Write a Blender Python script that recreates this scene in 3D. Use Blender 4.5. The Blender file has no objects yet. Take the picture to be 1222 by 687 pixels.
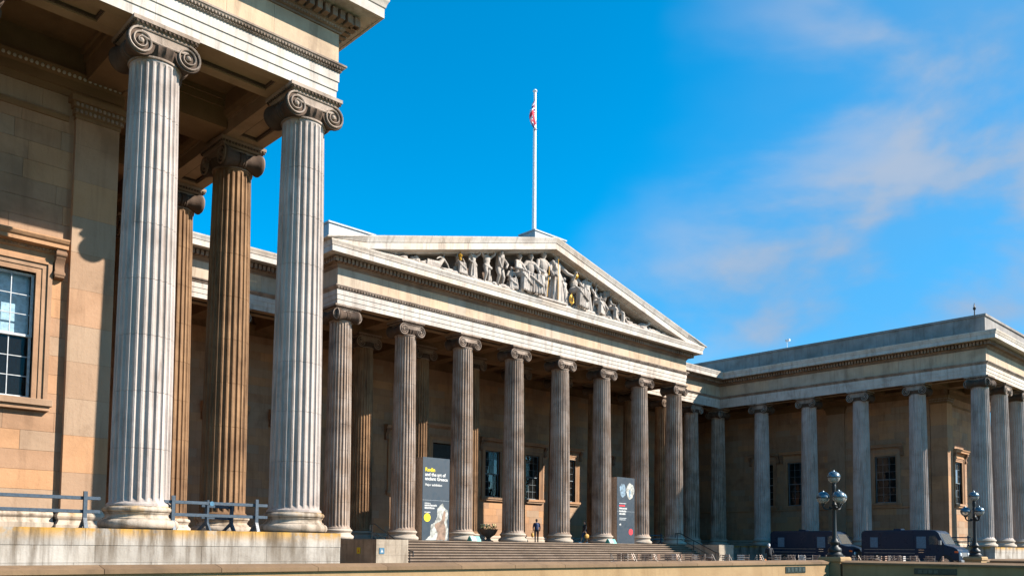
import bpy, bmesh, math, random
from mathutils import Vector, Matrix
RND = random.Random(11)
sc = bpy.context.scene
COL = sc.collection
rad = math.radians

# ------------------------------------------------------------------ camera
CAMP = (-44.4381, -43.7345, -0.4012)
YAW, PITCH, ROLL, FPX, CY = 0.7645, 0.0623, 0.009, 1032.587, 588.77
fw = Vector((math.sin(YAW)*math.cos(PITCH), math.cos(YAW)*math.cos(PITCH), math.sin(PITCH)))
rt = Vector((math.cos(YAW), -math.sin(YAW), 0)); up = rt.cross(fw)
rt2 = rt*math.cos(ROLL) + up*math.sin(ROLL); up2 = -rt*math.sin(ROLL) + up*math.cos(ROLL)
cd = bpy.data.cameras.new('camera'); cam = bpy.data.objects.new('camera', cd); COL.objects.link(cam)
cam.matrix_world = Matrix(((rt2.x, up2.x, -fw.x, CAMP[0]), (rt2.y, up2.y, -fw.y, CAMP[1]), (rt2.z, up2.z, -fw.z, CAMP[2]), (0, 0, 0, 1)))
cd.sensor_width = 36; cd.lens = 36*FPX/1222; cd.shift_y = (CY-343.5)/1222; cd.clip_end = 6000; cd.clip_start = .1
sc.camera = cam
# ------------------------------------------------------------------ light
SUNV = Vector((.90, -1.0, .95)).normalized()
EL = math.asin(SUNV.z); AZ = math.atan2(SUNV.x, SUNV.y)
w = bpy.data.worlds.new('World'); sc.world = w; w.use_nodes = True
def build_world():
    nt = w.node_tree; N = nt.nodes; L = nt.links; N.clear()
    out = N.new('ShaderNodeOutputWorld'); bg = N.new('ShaderNodeBackground'); bg.inputs[1].default_value = .056
    sky = N.new('ShaderNodeTexSky'); sky.sky_type = 'NISHITA'; sky.sun_disc = False
    sky.sun_elevation = EL; sky.sun_rotation = AZ; sky.altitude = 1400; sky.air_density = 1.0; sky.dust_density = .0; sky.ozone_density = 3.0
    hs = N.new('ShaderNodeHueSaturation'); hs.inputs['Hue'].default_value = .484; hs.inputs['Saturation'].default_value = 1.5; hs.inputs['Value'].default_value = 1.80
    L.new(sky.outputs[0], hs.inputs['Color'])
    tc = N.new('ShaderNodeTexCoord')
    mp = N.new('ShaderNodeMapping'); mp.inputs['Scale'].default_value = (1, 1, 1.9); mp.inputs['Location'].default_value = (2.3, 1.9, .1)
    L.new(tc.outputs['Generated'], mp.inputs[0])
    n1 = N.new('ShaderNodeTexNoise'); n1.inputs['Scale'].default_value = 3.2; n1.inputs['Detail'].default_value = 9; n1.inputs['Roughness'].default_value = .5; n1.inputs['Distortion'].default_value = .25
    L.new(mp.outputs[0], n1.inputs['Vector'])
    n2 = N.new('ShaderNodeTexNoise'); n2.inputs['Scale'].default_value = 1.3; n2.inputs['Detail'].default_value = 5
    L.new(mp.outputs[0], n2.inputs['Vector'])
    sep = N.new('ShaderNodeSeparateXYZ'); L.new(tc.outputs['Generated'], sep.inputs[0])
    def mth(op, a, b=None, c=None):
        m = N.new('ShaderNodeMath'); m.operation = op
        for i, x in enumerate((a, b, c)):
            if x is None: continue
            if isinstance(x, (int, float)): m.inputs[i].default_value = x
            else: L.new(x, m.inputs[i])
        return m.outputs[0]
    def mr(x, a, b, c, d):
        m = N.new('ShaderNodeMapRange'); m.interpolation_type = 'SMOOTHSTEP'; L.new(x, m.inputs[0])
        for i, q in enumerate((a, b, c, d)): m.inputs[i+1].default_value = q
        return m.outputs[0]
    # a bank of thin cloud over the eastern half of the sky
    bank = mr(mth('ADD', sep.outputs['X'], mth('MULTIPLY', mth('SUBTRACT', n2.outputs['Fac'], .5), .40)), .70, .88, 0, 1)
    puffs = mr(n1.outputs['Fac'], .42, .62, 0, 1)
    veil = mr(n2.outputs['Fac'], .30, .65, .55, 1)
    mask = mth('MULTIPLY', bank, mth('ADD', mth('MULTIPLY', puffs, .75), mth('MULTIPLY', veil, .6)))
    mask = mth('MINIMUM', mask, .92)
    cc = N.new('ShaderNodeMix'); cc.data_type = 'RGBA'; L.new(puffs, cc.inputs[0])
    cc.inputs[6].default_value = (1.35, 2.9, 4.9, 1); cc.inputs[7].default_value = (3.1, 3.7, 4.7, 1)
    mx = N.new('ShaderNodeMix'); mx.data_type = 'RGBA'
    L.new(mask, mx.inputs[0]); L.new(hs.outputs[0], mx.inputs[6]); L.new(cc.outputs[2], mx.inputs[7])
    L.new(mx.outputs[2], bg.inputs[0]); L.new(bg.outputs[0], out.inputs[0])
build_world()
sl = bpy.data.lights.new('sun', 'SUN'); sun = bpy.data.objects.new('sun', sl); COL.objects.link(sun)
sl.energy = 5.0; sl.angle = rad(.53); sl.color = (1, .92, .81)
sun.rotation_euler = (-SUNV).to_track_quat('-Z', 'Y').to_euler(); sun.location = (0, -60, 60)
vs = sc.view_settings; vs.view_transform = 'Standard'; vs.look = 'None'; vs.exposure = 1.38; vs.gamma = 1
sc.cycles.use_denoising = True; sc.cycles.max_bounces = 7; sc.cycles.diffuse_bounces = 4
sc.render.engine = 'CYCLES'

# ------------------------------------------------------------------ materials
MATS = {}
def nodes(name):
    m = bpy.data.materials.new(name); m.use_nodes = True; nt = m.node_tree; nt.nodes.clear()
    o = nt.nodes.new('ShaderNodeOutputMaterial'); b = nt.nodes.new('ShaderNodeBsdfPrincipled'); nt.links.new(b.outputs[0], o.inputs[0])
    MATS[name] = m
    return m, nt, b
class G:
    def __init__(s, nt): s.nt = nt; s.N = nt.nodes; s.L = nt.links
    def put(s, n, i, x):
        if x is None: return
        if hasattr(x, 'is_output') or hasattr(x, 'links'): s.L.new(x, n.inputs[i])
        else: n.inputs[i].default_value = x
    def math(s, op, a, b=None, c=None):
        n = s.N.new('ShaderNodeMath'); n.operation = op
        for i, x in enumerate((a, b, c)): s.put(n, i, x)
        return n.outputs[0]
    def noise(s, scale, vec, detail=4, rough=.55, dist=0):
        n = s.N.new('ShaderNodeTexNoise'); n.inputs['Scale'].default_value = scale; n.inputs['Detail'].default_value = detail
        n.inputs['Roughness'].default_value = rough; n.inputs['Distortion'].default_value = dist; s.L.new(vec, n.inputs['Vector']); return n.outputs['Fac']
    def map(s, x, a, b, c=0, d=1):
        n = s.N.new('ShaderNodeMapRange'); n.interpolation_type = 'SMOOTHSTEP'; s.put(n, 0, x)
        for i, q in enumerate((a, b, c, d)): n.inputs[i+1].default_value = q
        return n.outputs[0]
    def mix(s, f, a, b, mode='MIX'):
        n = s.N.new('ShaderNodeMix'); n.data_type = 'RGBA'; n.blend_type = mode
        s.put(n, 0, f); s.put(n, 6, a if hasattr(a, 'links') else (*a, 1)); s.put(n, 7, b if hasattr(b, 'links') else (*b, 1)); return n.outputs[2]
    def pos(s, sx=1, sy=1, sz=1):
        g = s.N.new('ShaderNodeNewGeometry'); m = s.N.new('ShaderNodeMapping'); m.inputs['Scale'].default_value = (sx, sy, sz)
        s.L.new(g.outputs['Position'], m.inputs[0]); return m.outputs[0]
    def rnd(s):
        o = s.N.new('ShaderNodeObjectInfo'); g = s.N.new('ShaderNodeNewGeometry')
        return s.math('FRACT', s.math('ADD', o.outputs['Random'], s.math('MULTIPLY', g.outputs['Random Per Island'], 7.31)))
    def z(s):
        g = s.N.new('ShaderNodeNewGeometry'); q = s.N.new('ShaderNodeSeparateXYZ'); s.L.new(g.outputs['Position'], q.inputs[0]); return q.outputs['Z']
    def bump(s, h, b, strength=.3, dist=.02):
        n = s.N.new('ShaderNodeBump'); n.inputs['Strength'].default_value = strength; n.inputs['Distance'].default_value = dist
        s.L.new(h, n.inputs['Height']); s.L.new(n.outputs[0], b.inputs['Normal'])
def stone(name, c1, c2, grime, streak=.5, soot=.4, var=.3, bump=.35, fine=26, lichen=None, warm=None, rough=.85, pale=None):
    """weathered limestone: c1/c2 mottling, vertical rain streaks, soot patches, per-stone tint"""
    m, nt, b = nodes(name); g = G(nt); p = g.pos()
    c = g.mix(g.map(g.noise(.9, p, 5), .3, .7), c1, c2)
    rv = g.rnd()
    if warm: c = g.mix(g.map(rv, .45, 1, 0, var*1.6), c, warm)
    if pale: c = g.mix(g.map(rv, .30, 0, 0, var*1.6), c, pale)
    k = g.math('ADD', g.math('MULTIPLY', rv, var), 1-var*.5)
    cm = g.N.new('ShaderNodeMix'); cm.data_type = 'RGBA'; cm.blend_type = 'MULTIPLY'; cm.inputs[0].default_value = 1
    g.L.new(c, cm.inputs[6]); cb = g.N.new('ShaderNodeCombineColor'); [g.L.new(k, cb.inputs[i]) for i in range(3)]; g.L.new(cb.outputs[0], cm.inputs[7]); c = cm.outputs[2]
    st = g.map(g.noise(1.0, g.pos(3.1, 3.1, .30), 6, .66, .6), .46, .74, 0, streak)
    c = g.mix(st, c, grime)
    so = g.map(g.noise(.55, p, 7, .62, .4), .50, .72, 0, soot)
    c = g.mix(so, c, grime)
    if lichen:
        li = g.math('MULTIPLY', g.map(g.z(), lichen[0], lichen[1]), g.map(g.noise(1.6, p, 6, .65), lichen[2], lichen[2]+.17))
        c = g.mix(g.math('MULTIPLY', li, lichen[3]), c, (.40, .20, .012))
        drip = g.math('MULTIPLY', g.map(g.z(), lichen[0]-1.1, lichen[1]), g.map(g.noise(1.0, g.pos(2.2, 2.2, .25), 6, .65), .44, .66))
        c = g.mix(g.math('MULTIPLY', drip, .9), c, (.075, .05, .028))
    sp = g.noise(fine, p, 4, .7)
    c = g.mix(g.map(sp, .56, .78, 0, .35), c, grime)
    g.L.new(c, b.inputs['Base Color']); b.inputs['Roughness'].default_value = rough
    b.inputs['Specular IOR Level'].default_value = .25
    h = g.math('ADD', g.noise(fine*.5, p, 5, .65), g.math('MULTIPLY', g.noise(3, p, 4), 1.5))
    g.bump(h, b, bump, .02)
    return m
def plain(name, col, rough=.5, metal=0, spec=.5, noise=.15, nscale=8, coat=0):
    m, nt, b = nodes(name); g = G(nt); p = g.pos()
    d = tuple(x*(1-noise*2) for x in col)
    c = g.mix(g.map(g.noise(nscale, p, 5), .35, .7), col, d)
    g.L.new(c, b.inputs['Base Color']); b.inputs['Metallic'].default_value = metal
    r = g.map(g.noise(nscale*2, p, 3), .3, .7, max(.02, rough-.08), min(1, rough+.12)); g.L.new(r, b.inputs['Roughness'])
    b.inputs['Specular IOR Level'].default_value = spec; b.inputs['Coat Weight'].default_value = coat
    return m
def glassy(name, tint=(.75, .85, .9), refl=1.5, dirt=.06):
    m = bpy.data.materials.new(name); m.use_nodes = True; nt = m.node_tree; nt.nodes.clear(); N = nt.nodes; L = nt.links; MATS[name] = m
    o = N.new('ShaderNodeOutputMaterial'); t = N.new('ShaderNodeBsdfTransparent'); t.inputs[0].default_value = (*tint, 1)
    gl = N.new('ShaderNodeBsdfGlossy'); gl.inputs['Roughness'].default_value = .02; f = N.new('ShaderNodeFresnel'); f.inputs[0].default_value = refl
    ge = N.new('ShaderNodeNewGeometry'); nz = N.new('ShaderNodeTexNoise'); nz.inputs['Scale'].default_value = 1.4; L.new(ge.outputs['Position'], nz.inputs['Vector'])
    bp = N.new('ShaderNodeBump'); bp.inputs['Strength'].default_value = .08; bp.inputs['Distance'].default_value = .05; L.new(nz.outputs['Fac'], bp.inputs['Height']); L.new(bp.outputs[0], gl.inputs['Normal'])
    mx = N.new('ShaderNodeMixShader'); L.new(f.outputs[0], mx.inputs[0]); L.new(t.outputs[0], mx.inputs[1]); L.new(gl.outputs[0], mx.inputs[2])
    df = N.new('ShaderNodeBsdfDiffuse'); df.inputs[0].default_value = (.5, .5, .48, 1)
    m2 = N.new('ShaderNodeMixShader'); m2.inputs[0].default_value = dirt; L.new(mx.outputs[0], m2.inputs[1]); L.new(df.outputs[0], m2.inputs[2]); L.new(m2.outputs[0], o.inputs[0])
    return m
stone('entablature_stone', (.47, .43, .39), (.39, .35, .31), (.12, .085, .065), .5, .38, .16, fine=30, warm=(.40, .27, .155), pale=(.49, .45, .40))
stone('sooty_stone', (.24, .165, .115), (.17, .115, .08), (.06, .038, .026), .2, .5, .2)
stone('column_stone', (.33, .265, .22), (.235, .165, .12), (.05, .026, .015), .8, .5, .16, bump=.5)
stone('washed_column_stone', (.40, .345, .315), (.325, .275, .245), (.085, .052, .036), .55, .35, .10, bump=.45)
stone('frieze_stone', (.42, .325, .235), (.36, .275, .195), (.13, .085, .055), .45, .35, .2, fine=30, warm=(.38, .25, .14), pale=(.47, .42, .36))
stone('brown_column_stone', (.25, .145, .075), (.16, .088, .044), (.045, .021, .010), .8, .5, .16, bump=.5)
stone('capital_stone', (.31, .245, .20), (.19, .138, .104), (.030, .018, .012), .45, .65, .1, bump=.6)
stone('dark_stone', (.085, .055, .038), (.05, .031, .021), (.018, .011, .008), .4, .5, .1, bump=.5)  # soot on the capitals; plain dark outlines on the soffit panels
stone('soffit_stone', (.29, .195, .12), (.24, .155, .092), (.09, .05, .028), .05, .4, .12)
stone('base_stone', (.42, .355, .285), (.35, .285, .225), (.16, .11, .075), .25, .35, .1, lichen=(.15, .75, .47, .7))
stone('clean_base_stone', (.37, .315, .26), (.30, .25, .20), (.16, .11, .075), .25, .35, .1)
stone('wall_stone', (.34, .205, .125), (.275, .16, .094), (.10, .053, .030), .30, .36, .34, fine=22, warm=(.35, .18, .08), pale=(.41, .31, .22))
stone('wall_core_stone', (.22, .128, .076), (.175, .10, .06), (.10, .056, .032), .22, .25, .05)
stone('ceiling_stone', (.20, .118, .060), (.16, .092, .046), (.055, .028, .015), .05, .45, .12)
stone('podium_stone', (.37, .335, .295), (.30, .265, .225), (.08, .058, .038), .8, .55, .16, lichen=(-.36, .03, .34, .9))
stone('flank_stone', (.35, .295, .23), (.28, .228, .175), (.085, .062, .04), .6, .45, .14)
stone('riser_stone', (.085, .058, .042), (.065, .044, .032), (.035, .022, .016), .3, .4, .1)  # light and shade lines of the steps put into riser and tread colours
stone('step_stone', (.24, .18, .135), (.19, .14, .10), (.055, .038, .028), .2, .5, .2)
stone('kerb_stone', (.31, .205, .105), (.26, .165, .08), (.13, .075, .035), .25, .35, .2, fine=18)
stone('coping_top_stone', (.18, .112, .062), (.145, .09, .05), (.07, .045, .027), .2, .55, .25, fine=18)
stone('statue_stone', (.38, .34, .305), (.29, .25, .22), (.07, .048, .035), .35, .6, .12, bump=.4)
stone('shaded_tympanum_stone', (.15, .105, .08), (.11, .075, .055), (.06, .04, .03), .2, .4, .1)  # shade behind the statues is put into this darker colour
stone('paving_stone', (.15, .105, .07), (.12, .082, .054), (.07, .048, .032), 0, .4, .2)
stone('attic_stone', (.23, .215, .205), (.17, .155, .145), (.085, .070, .06), .5, .5, .2)
plain('sash_grey', (.16, .19, .21), .45)
plain('lead_roof', (.24, .28, .31), .5, 0, .5)
plain('sash_paint', (.42, .44, .46), .45)
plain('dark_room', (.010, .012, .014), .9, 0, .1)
plain('sky_reflection_pale', (.75, .80, .82), .9, 0, .1)
plain('barrier_paint', (.035, .055, .08), .45, .0, .5, .2, 20)
plain('iron_paint', (.008, .012, .015), .5, .0, .35, .2, 20)
plain('pole_paint', (.74, .76, .78), .35)
plain('gilding', (.50, .27, .03), .42, .6, .6)
plain('sign_board', (.020, .033, .048), .5, 0, .4, .015, 2)
plain('sign_edge', (.36, .27, .20), .6, 0, .4)
plain('ink_white', (.48, .48, .47), .6); plain('ink_yellow', (.55, .44, .0), .6, noise=.03); plain('ink_red', (.75, .02, .035), .6); plain('ink_grey', (.45, .48, .5), .6)
plain('print_cream', (.40, .40, .36), .6, noise=.35, nscale=3.2); plain('print_tan', (.24, .15, .10), .6, noise=.3, nscale=3); plain('print_blue', (.18, .27, .35), .6, noise=.35, nscale=4)
plain('van_paint', (.005, .019, .042), .34, .0, .22, .03, 1, coat=.0)
plain('van_panel', (.05, .14, .22), .35, 0, .5); plain('van_trim', (.20, .20, .20), .4, .3); plain('rubber', (.015, .015, .016), .8); plain('chrome', (.6, .6, .62), .2, 1)
plain('indicator', (.75, .12, .02), .25); plain('headlamp', (.7, .75, .78), .1, 0, .8)
plain('chair_wood', (.26, .15, .10), .6); plain('chair_white', (.55, .50, .46), .5); plain('table_metal', (.20, .17, .15), .4, .4)
plain('skin', (.42, .25, .17), .6); plain('hair', (.02, .014, .01), .7); plain('cloth_navy', (.012, .03, .09), .8); plain('cloth_black', (.012, .012, .016), .85); plain('cloth_blue', (.02, .06, .16), .8)
plain('cloth_white', (.7, .7, .7), .8); plain('cloth_orange', (.6, .18, .03), .8); plain('bag_tan', (.55, .30, .06), .7); plain('teal_plastic', (.015, .26, .24), .4); plain('leaf', (.06, .12, .025), .6, nscale=25); plain('petal', (.75, .70, .35), .7)
plain('bronze', (.035, .05, .045), .4, .5, .5, .3, 30); plain('bronze_light', (.06, .08, .075), .4, .4); plain('dark_door', (.018, .013, .010), .5)
plain('flag_red', (.62, .015, .05), .8); plain('flag_white', (.75, .75, .78), .8); plain('flag_blue', (.012, .02, .16), .8)
plain('grass', (.055, .10, .022), .9, noise=.3)
plain('globe_cap', (.12, .17, .20), .28, .6, .5)
glassy('window_glass', (.62, .74, .80), 1.32, .015); glassy('lamp_glass', (.86, .92, .95), 1.5, .35); glassy('van_glass', (.35, .5, .6), 1.6, .12)

# ------------------------------------------------------------------ mesh helpers
LOC = {}
class MB:
    def __init__(s): s.v = []; s.f = []; s.m = []
    def add(s, vs, fs, mi=0):
        o = len(s.v); s.v += [tuple(x) for x in vs]; s.f += [tuple(i+o for i in f) for f in fs]; s.m += [mi]*len(fs); return s
    def box(s, x0, x1, y0, y1, z0, z1, mi=0):
        return s.add([(x0,y0,z0),(x1,y0,z0),(x1,y1,z0),(x0,y1,z0),(x0,y0,z1),(x1,y0,z1),(x1,y1,z1),(x0,y1,z1)],
                     [(0,3,2,1),(4,5,6,7),(0,1,5,4),(1,2,6,5),(2,3,7,6),(3,0,4,7)], mi)
    def loft(s, rings, cap=True, mi=0, closed=True):
        n = len(rings[0]); vs = [p for r in rings for p in r]; fs = []
        for k in range(len(rings)-1):
            for i in range(n if closed else n-1):
                j = (i+1) % n; fs.append((k*n+i, k*n+j, (k+1)*n+j, (k+1)*n+i))
        if cap: fs += [tuple(range(n))[::-1], tuple((len(rings)-1)*n+i for i in range(n))]
        return s.add(vs, fs, mi)
    def lathe(s, prof, seg=24, c=(0,0,0), axis='z', mi=0, cap=True):
        R = []
        for r, z in prof:
            ring = []
            for i in range(seg):
                a = 2*math.pi*i/seg; x, y = r*math.cos(a), r*math.sin(a)
                q = (x, y, z) if axis == 'z' else ((x, z, y) if axis == 'y' else (z, x, y))
                ring.append((q[0]+c[0], q[1]+c[1], q[2]+c[2]))
            R.append(ring)
        return s.loft(R, cap, mi)
    def tube(s, pts, rr, seg=8, mi=0):
        pts = [Vector(p) for p in pts]; rr = rr if isinstance(rr, (list, tuple)) else [rr]*len(pts); R = []; prev = None
        for i, p in enumerate(pts):
            d = (pts[min(i+1, len(pts)-1)] - pts[max(i-1, 0)]).normalized()
            u = (prev - d*prev.dot(d)) if prev is not None else (Vector((0,0,1)) if abs(d.z) < .9 else Vector((1,0,0))).cross(d)
            u.normalize(); prev = u; v = d.cross(u)
            R.append([p + (u*math.cos(2*math.pi*k/seg) + v*math.sin(2*math.pi*k/seg))*rr[i] for k in range(seg)])
        return s.loft(R, True, mi)
    def ball(s, c, r, seg=12, rings=8, mi=0):
        r = r if isinstance(r, (list, tuple)) else (r, r, r); R = []
        for k in range(1, rings):
            t = math.pi*k/rings
            R.append([(c[0]+r[0]*math.sin(t)*math.cos(2*math.pi*i/seg), c[1]+r[1]*math.sin(t)*math.sin(2*math.pi*i/seg), c[2]+r[2]*math.cos(t)) for i in range(seg)])
        return s.loft(R[::-1], True, mi)
    def cap(s, a, b, r0, r1, seg=10, mi=0):
        a, b = Vector(a), Vector(b); d = (b-a).normalized()
        s.tube([a-d*r0*.9, a-d*r0*.5, a, b, b+d*r1*.5, b+d*r1*.9], [r0*.4, r0*.86, r0, r1, r1*.86, r1*.4], seg, mi); return s
    def prism(s, poly, axis, a, b, mi=0):
        f = {'x': lambda p, t: (t, p[0], p[1]), 'y': lambda p, t: (p[0], t, p[1]), 'z': lambda p, t: (p[0], p[1], t)}[axis]
        return s.loft([[f(p, a) for p in poly], [f(p, b) for p in poly]], True, mi)
    def xf(s, M):
        s.v = [tuple(M @ Vector(p)) for p in s.v]; return s
    def mesh(s, name, mats, smooth=None, bevel=None):
        me = bpy.data.meshes.new(name); me.from_pydata(s.v, [], s.f); 
        for m in (mats if isinstance(mats, (list, tuple)) else [mats]): me.materials.append(MATS[m])
        if len(set(s.m)) > 1:
            for p, mi in zip(me.polygons, s.m): p.material_index = mi
        bm = bmesh.new(); bm.from_mesh(me); bmesh.ops.recalc_face_normals(bm, faces=bm.faces)
        if bevel: bmesh.ops.bevel(bm, geom=[e for e in bm.edges if e.is_manifold and e.calc_face_angle(0) > .5], offset=bevel[0], segments=bevel[1], affect='EDGES', profile=.6)
        bm.to_mesh(me); bm.free()
        if smooth is not None:
            me.polygons.foreach_set('use_smooth', [True]*len(me.polygons)); me.set_sharp_from_angle(angle=rad(smooth))
        me.update(); return me
    def build(s, name, mats, parent=None, smooth=None, bevel=None):
        return link(name, s.mesh(name, mats, smooth, bevel), parent)
def link(name, me, parent=None, loc=None, rot=None, scale=None):
    o = bpy.data.objects.new(name, me); COL.objects.link(o)
    if parent is not None:
        o.parent = parent
        if loc is None and parent.name in LOC: o.matrix_parent_inverse = LOC[parent.name]
    if loc is not None: o.location = loc
    if rot is not None: o.rotation_euler = rot
    if scale is not None: o.scale = scale
    return o
def thing(name, label, cat, loc, group=None, rz=0, world=False):
    """an Empty at the thing's base; world=True when its parts are written in world coordinates"""
    o = bpy.data.objects.new(name, None); COL.objects.link(o); o.location = loc; o.rotation_euler = (0, 0, rz); o.empty_display_size = .3
    tag(o, label, cat, group)
    if world: LOC[o.name] = Matrix.Translation(-Vector(loc))
    return o
def tag(o, label, cat, group=None):
    o['label'] = label; o['category'] = cat
    if group: o['group'] = group
    return o
def struct(o): o['kind'] = 'structure'; return o
def stuff(o): o['kind'] = 'stuff'; return o
def copy_tree(o, parent=None):
    c = o.copy(); COL.objects.link(c); c.parent = parent
    for ch in list(o.children): copy_tree(ch, c)
    return c
UNIT = {}
def unit(mat):
    if mat not in UNIT: UNIT[mat] = MB().box(-.5, .5, -.5, .5, -.5, .5).mesh('block', mat)
    return UNIT[mat]
def block(name, mat, parent, x0, x1, y0, y1, z0, z1):
    o = link(name, unit(mat), parent, None, None, (abs(x1-x0), abs(y1-y0), abs(z1-z0))); o.location = ((x0+x1)/2, (y0+y1)/2, (z0+z1)/2)
    return o

# ------------------------------------------------------------------ dimensions (metres; z = 0 is the floor of the colonnade)
H = 13.72; E = .756; SP = 4.78; XW = 30.83; YW = -19.84; YL = 4.70; SW = (YL-YW)/5; SS = 4.683; XP = 3.5*SP; G0 = -1.6
WY = -15.6; WX = 35.03; MY = 10.0         # wall faces: wings (south), wings (court side), main building
PY = YW-1.11; PX = XW-.98                 # podium faces

west = thing('museum_wing', 'sunlit stone museum wing with sash window behind tall fluted columns and coffered ceiling', 'building', (-38, YW, G0), world=True)
main = thing('museum_portico', 'central museum building with sculpted pediment over eight fluted front columns', 'building', (0, 0, G0), world=True)
east = thing('museum_wing', 'shaded stone museum wing with a flat attic behind the parked vans', 'building', (38, YW, G0), world=True)

# ------------------------------------------------------------------ columns
def flute_ring(r, z, depth, inset=0):
    ring = []
    for k in range(24):
        a0 = 2*math.pi*k/24; st = 2*math.pi/24
        for t, dd in ((-.38, 0), (-.33, .42), (-.2, .85), (0, 1.0), (.2, .85), (.33, .42), (.38, 0)):
            rr = r - inset - depth*dd; a = a0 + t*st; ring.append((rr*math.cos(a), rr*math.sin(a), z))
    return ring
Z0, Z1 = .62, 12.80
def rcol(z):
    t = (z-Z0)/(Z1-Z0); return .768 - .118*max(0, t)**1.55
def drum_mesh(z0, z1, first, last, mat='column_stone'):
    R = []
    dp = lambda z: .068*rcol(z)/.768
    if first:
        R += [flute_ring(rcol(z0)+.06, z0, 0), flute_ring(rcol(z0)+.055, z0+.05, 0), flute_ring(rcol(z0), z0+.10, 0), flute_ring(rcol(z0), z0+.14, .02), flute_ring(rcol(z0), z0+.22, dp(z0))]
    else: R += [flute_ring(rcol(z0), z0+.002, dp(z0), .010), flute_ring(rcol(z0), z0+.008, dp(z0))]
    if last:
        R += [flute_ring(rcol(z1), z1-.16, dp(z1)), flute_ring(rcol(z1), z1-.09, .025), flute_ring(rcol(z1), z1-.06, 0), flute_ring(rcol(z1), z1, 0)]
    else: R += [flute_ring(rcol(z1), z1-.008, dp(z1)), flute_ring(rcol(z1), z1-.002, dp(z1), .010)]
    mb = MB(); mb.loft(R, True); return mb.mesh('drum', mat, 28)
ND = 8
cuts = [Z0 + (Z1-Z0)*k/ND for k in range(ND+1)]
DRUMS = [drum_mesh(cuts[k], cuts[k+1], k == 0, k == ND-1) for k in range(ND)]
WASHED = [drum_mesh(cuts[k], cuts[k+1], k == 0, k == ND-1, 'washed_column_stone') for k in range(ND)]
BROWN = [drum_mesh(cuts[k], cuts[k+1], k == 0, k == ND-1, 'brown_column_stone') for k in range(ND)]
def base_mesh(mat='base_stone'):
    pr = [(1.0, 0)]
    for k in range(9):
        a = -math.pi/2 + math.pi*k/8; pr.append((.90+.12*math.cos(a), .13+.13*math.sin(a)))
    pr += [(.90, .265), (.90, .29), (.855, .315), (.835, .36), (.845, .40), (.875, .425), (.875, .44)]
    for k in range(7):
        a = -math.pi/2 + math.pi*k/6; pr.append((.85+.07*math.cos(a), .52+.075*math.sin(a)))
    pr += [(.83, .60), (.83, .6195)]
    return MB().lathe(pr, 56).mesh('column_base', mat, 40)
BASE = base_mesh(); BASE2 = base_mesh('clean_base_stone')
def volute_face(mb, cx, cz, y, sgn, R=.385, s=1):
    """spiral ridge standing on the volute disc, y = face plane, sgn = outward direction along y, s = mirror"""
    n = 54; turns = 2.7; inner = []; outer = []; pts = []
    for i in range(n+1):
        t = i/n; a = math.pi/2 - s*2*math.pi*turns*t; r = R*(1-t)**1.05*.80 + R*.20*(1-t*.45)
        wd = .052*(1-.55*t)
        pts.append((cx + s*0 + r*math.cos(a), cz + r*math.sin(a), r, a, wd))
    R1 = []
    for (x, z, r, a, wd) in pts:
        c, q = math.cos(a), math.sin(a); ring = []
        for (dr, dy) in ((0, -.01), (0, .045), (-wd*.35, .06), (-wd, .045), (-wd, -.01)):
            ring.append((cx + (r+dr)*c, y + sgn*dy, cz + (r+dr)*q))
        R1.append(ring)
    mb.loft(R1, True)
    mb.ball((cx, y+sgn*.01, cz), (.075, .075, .075), 10, 6)
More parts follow.
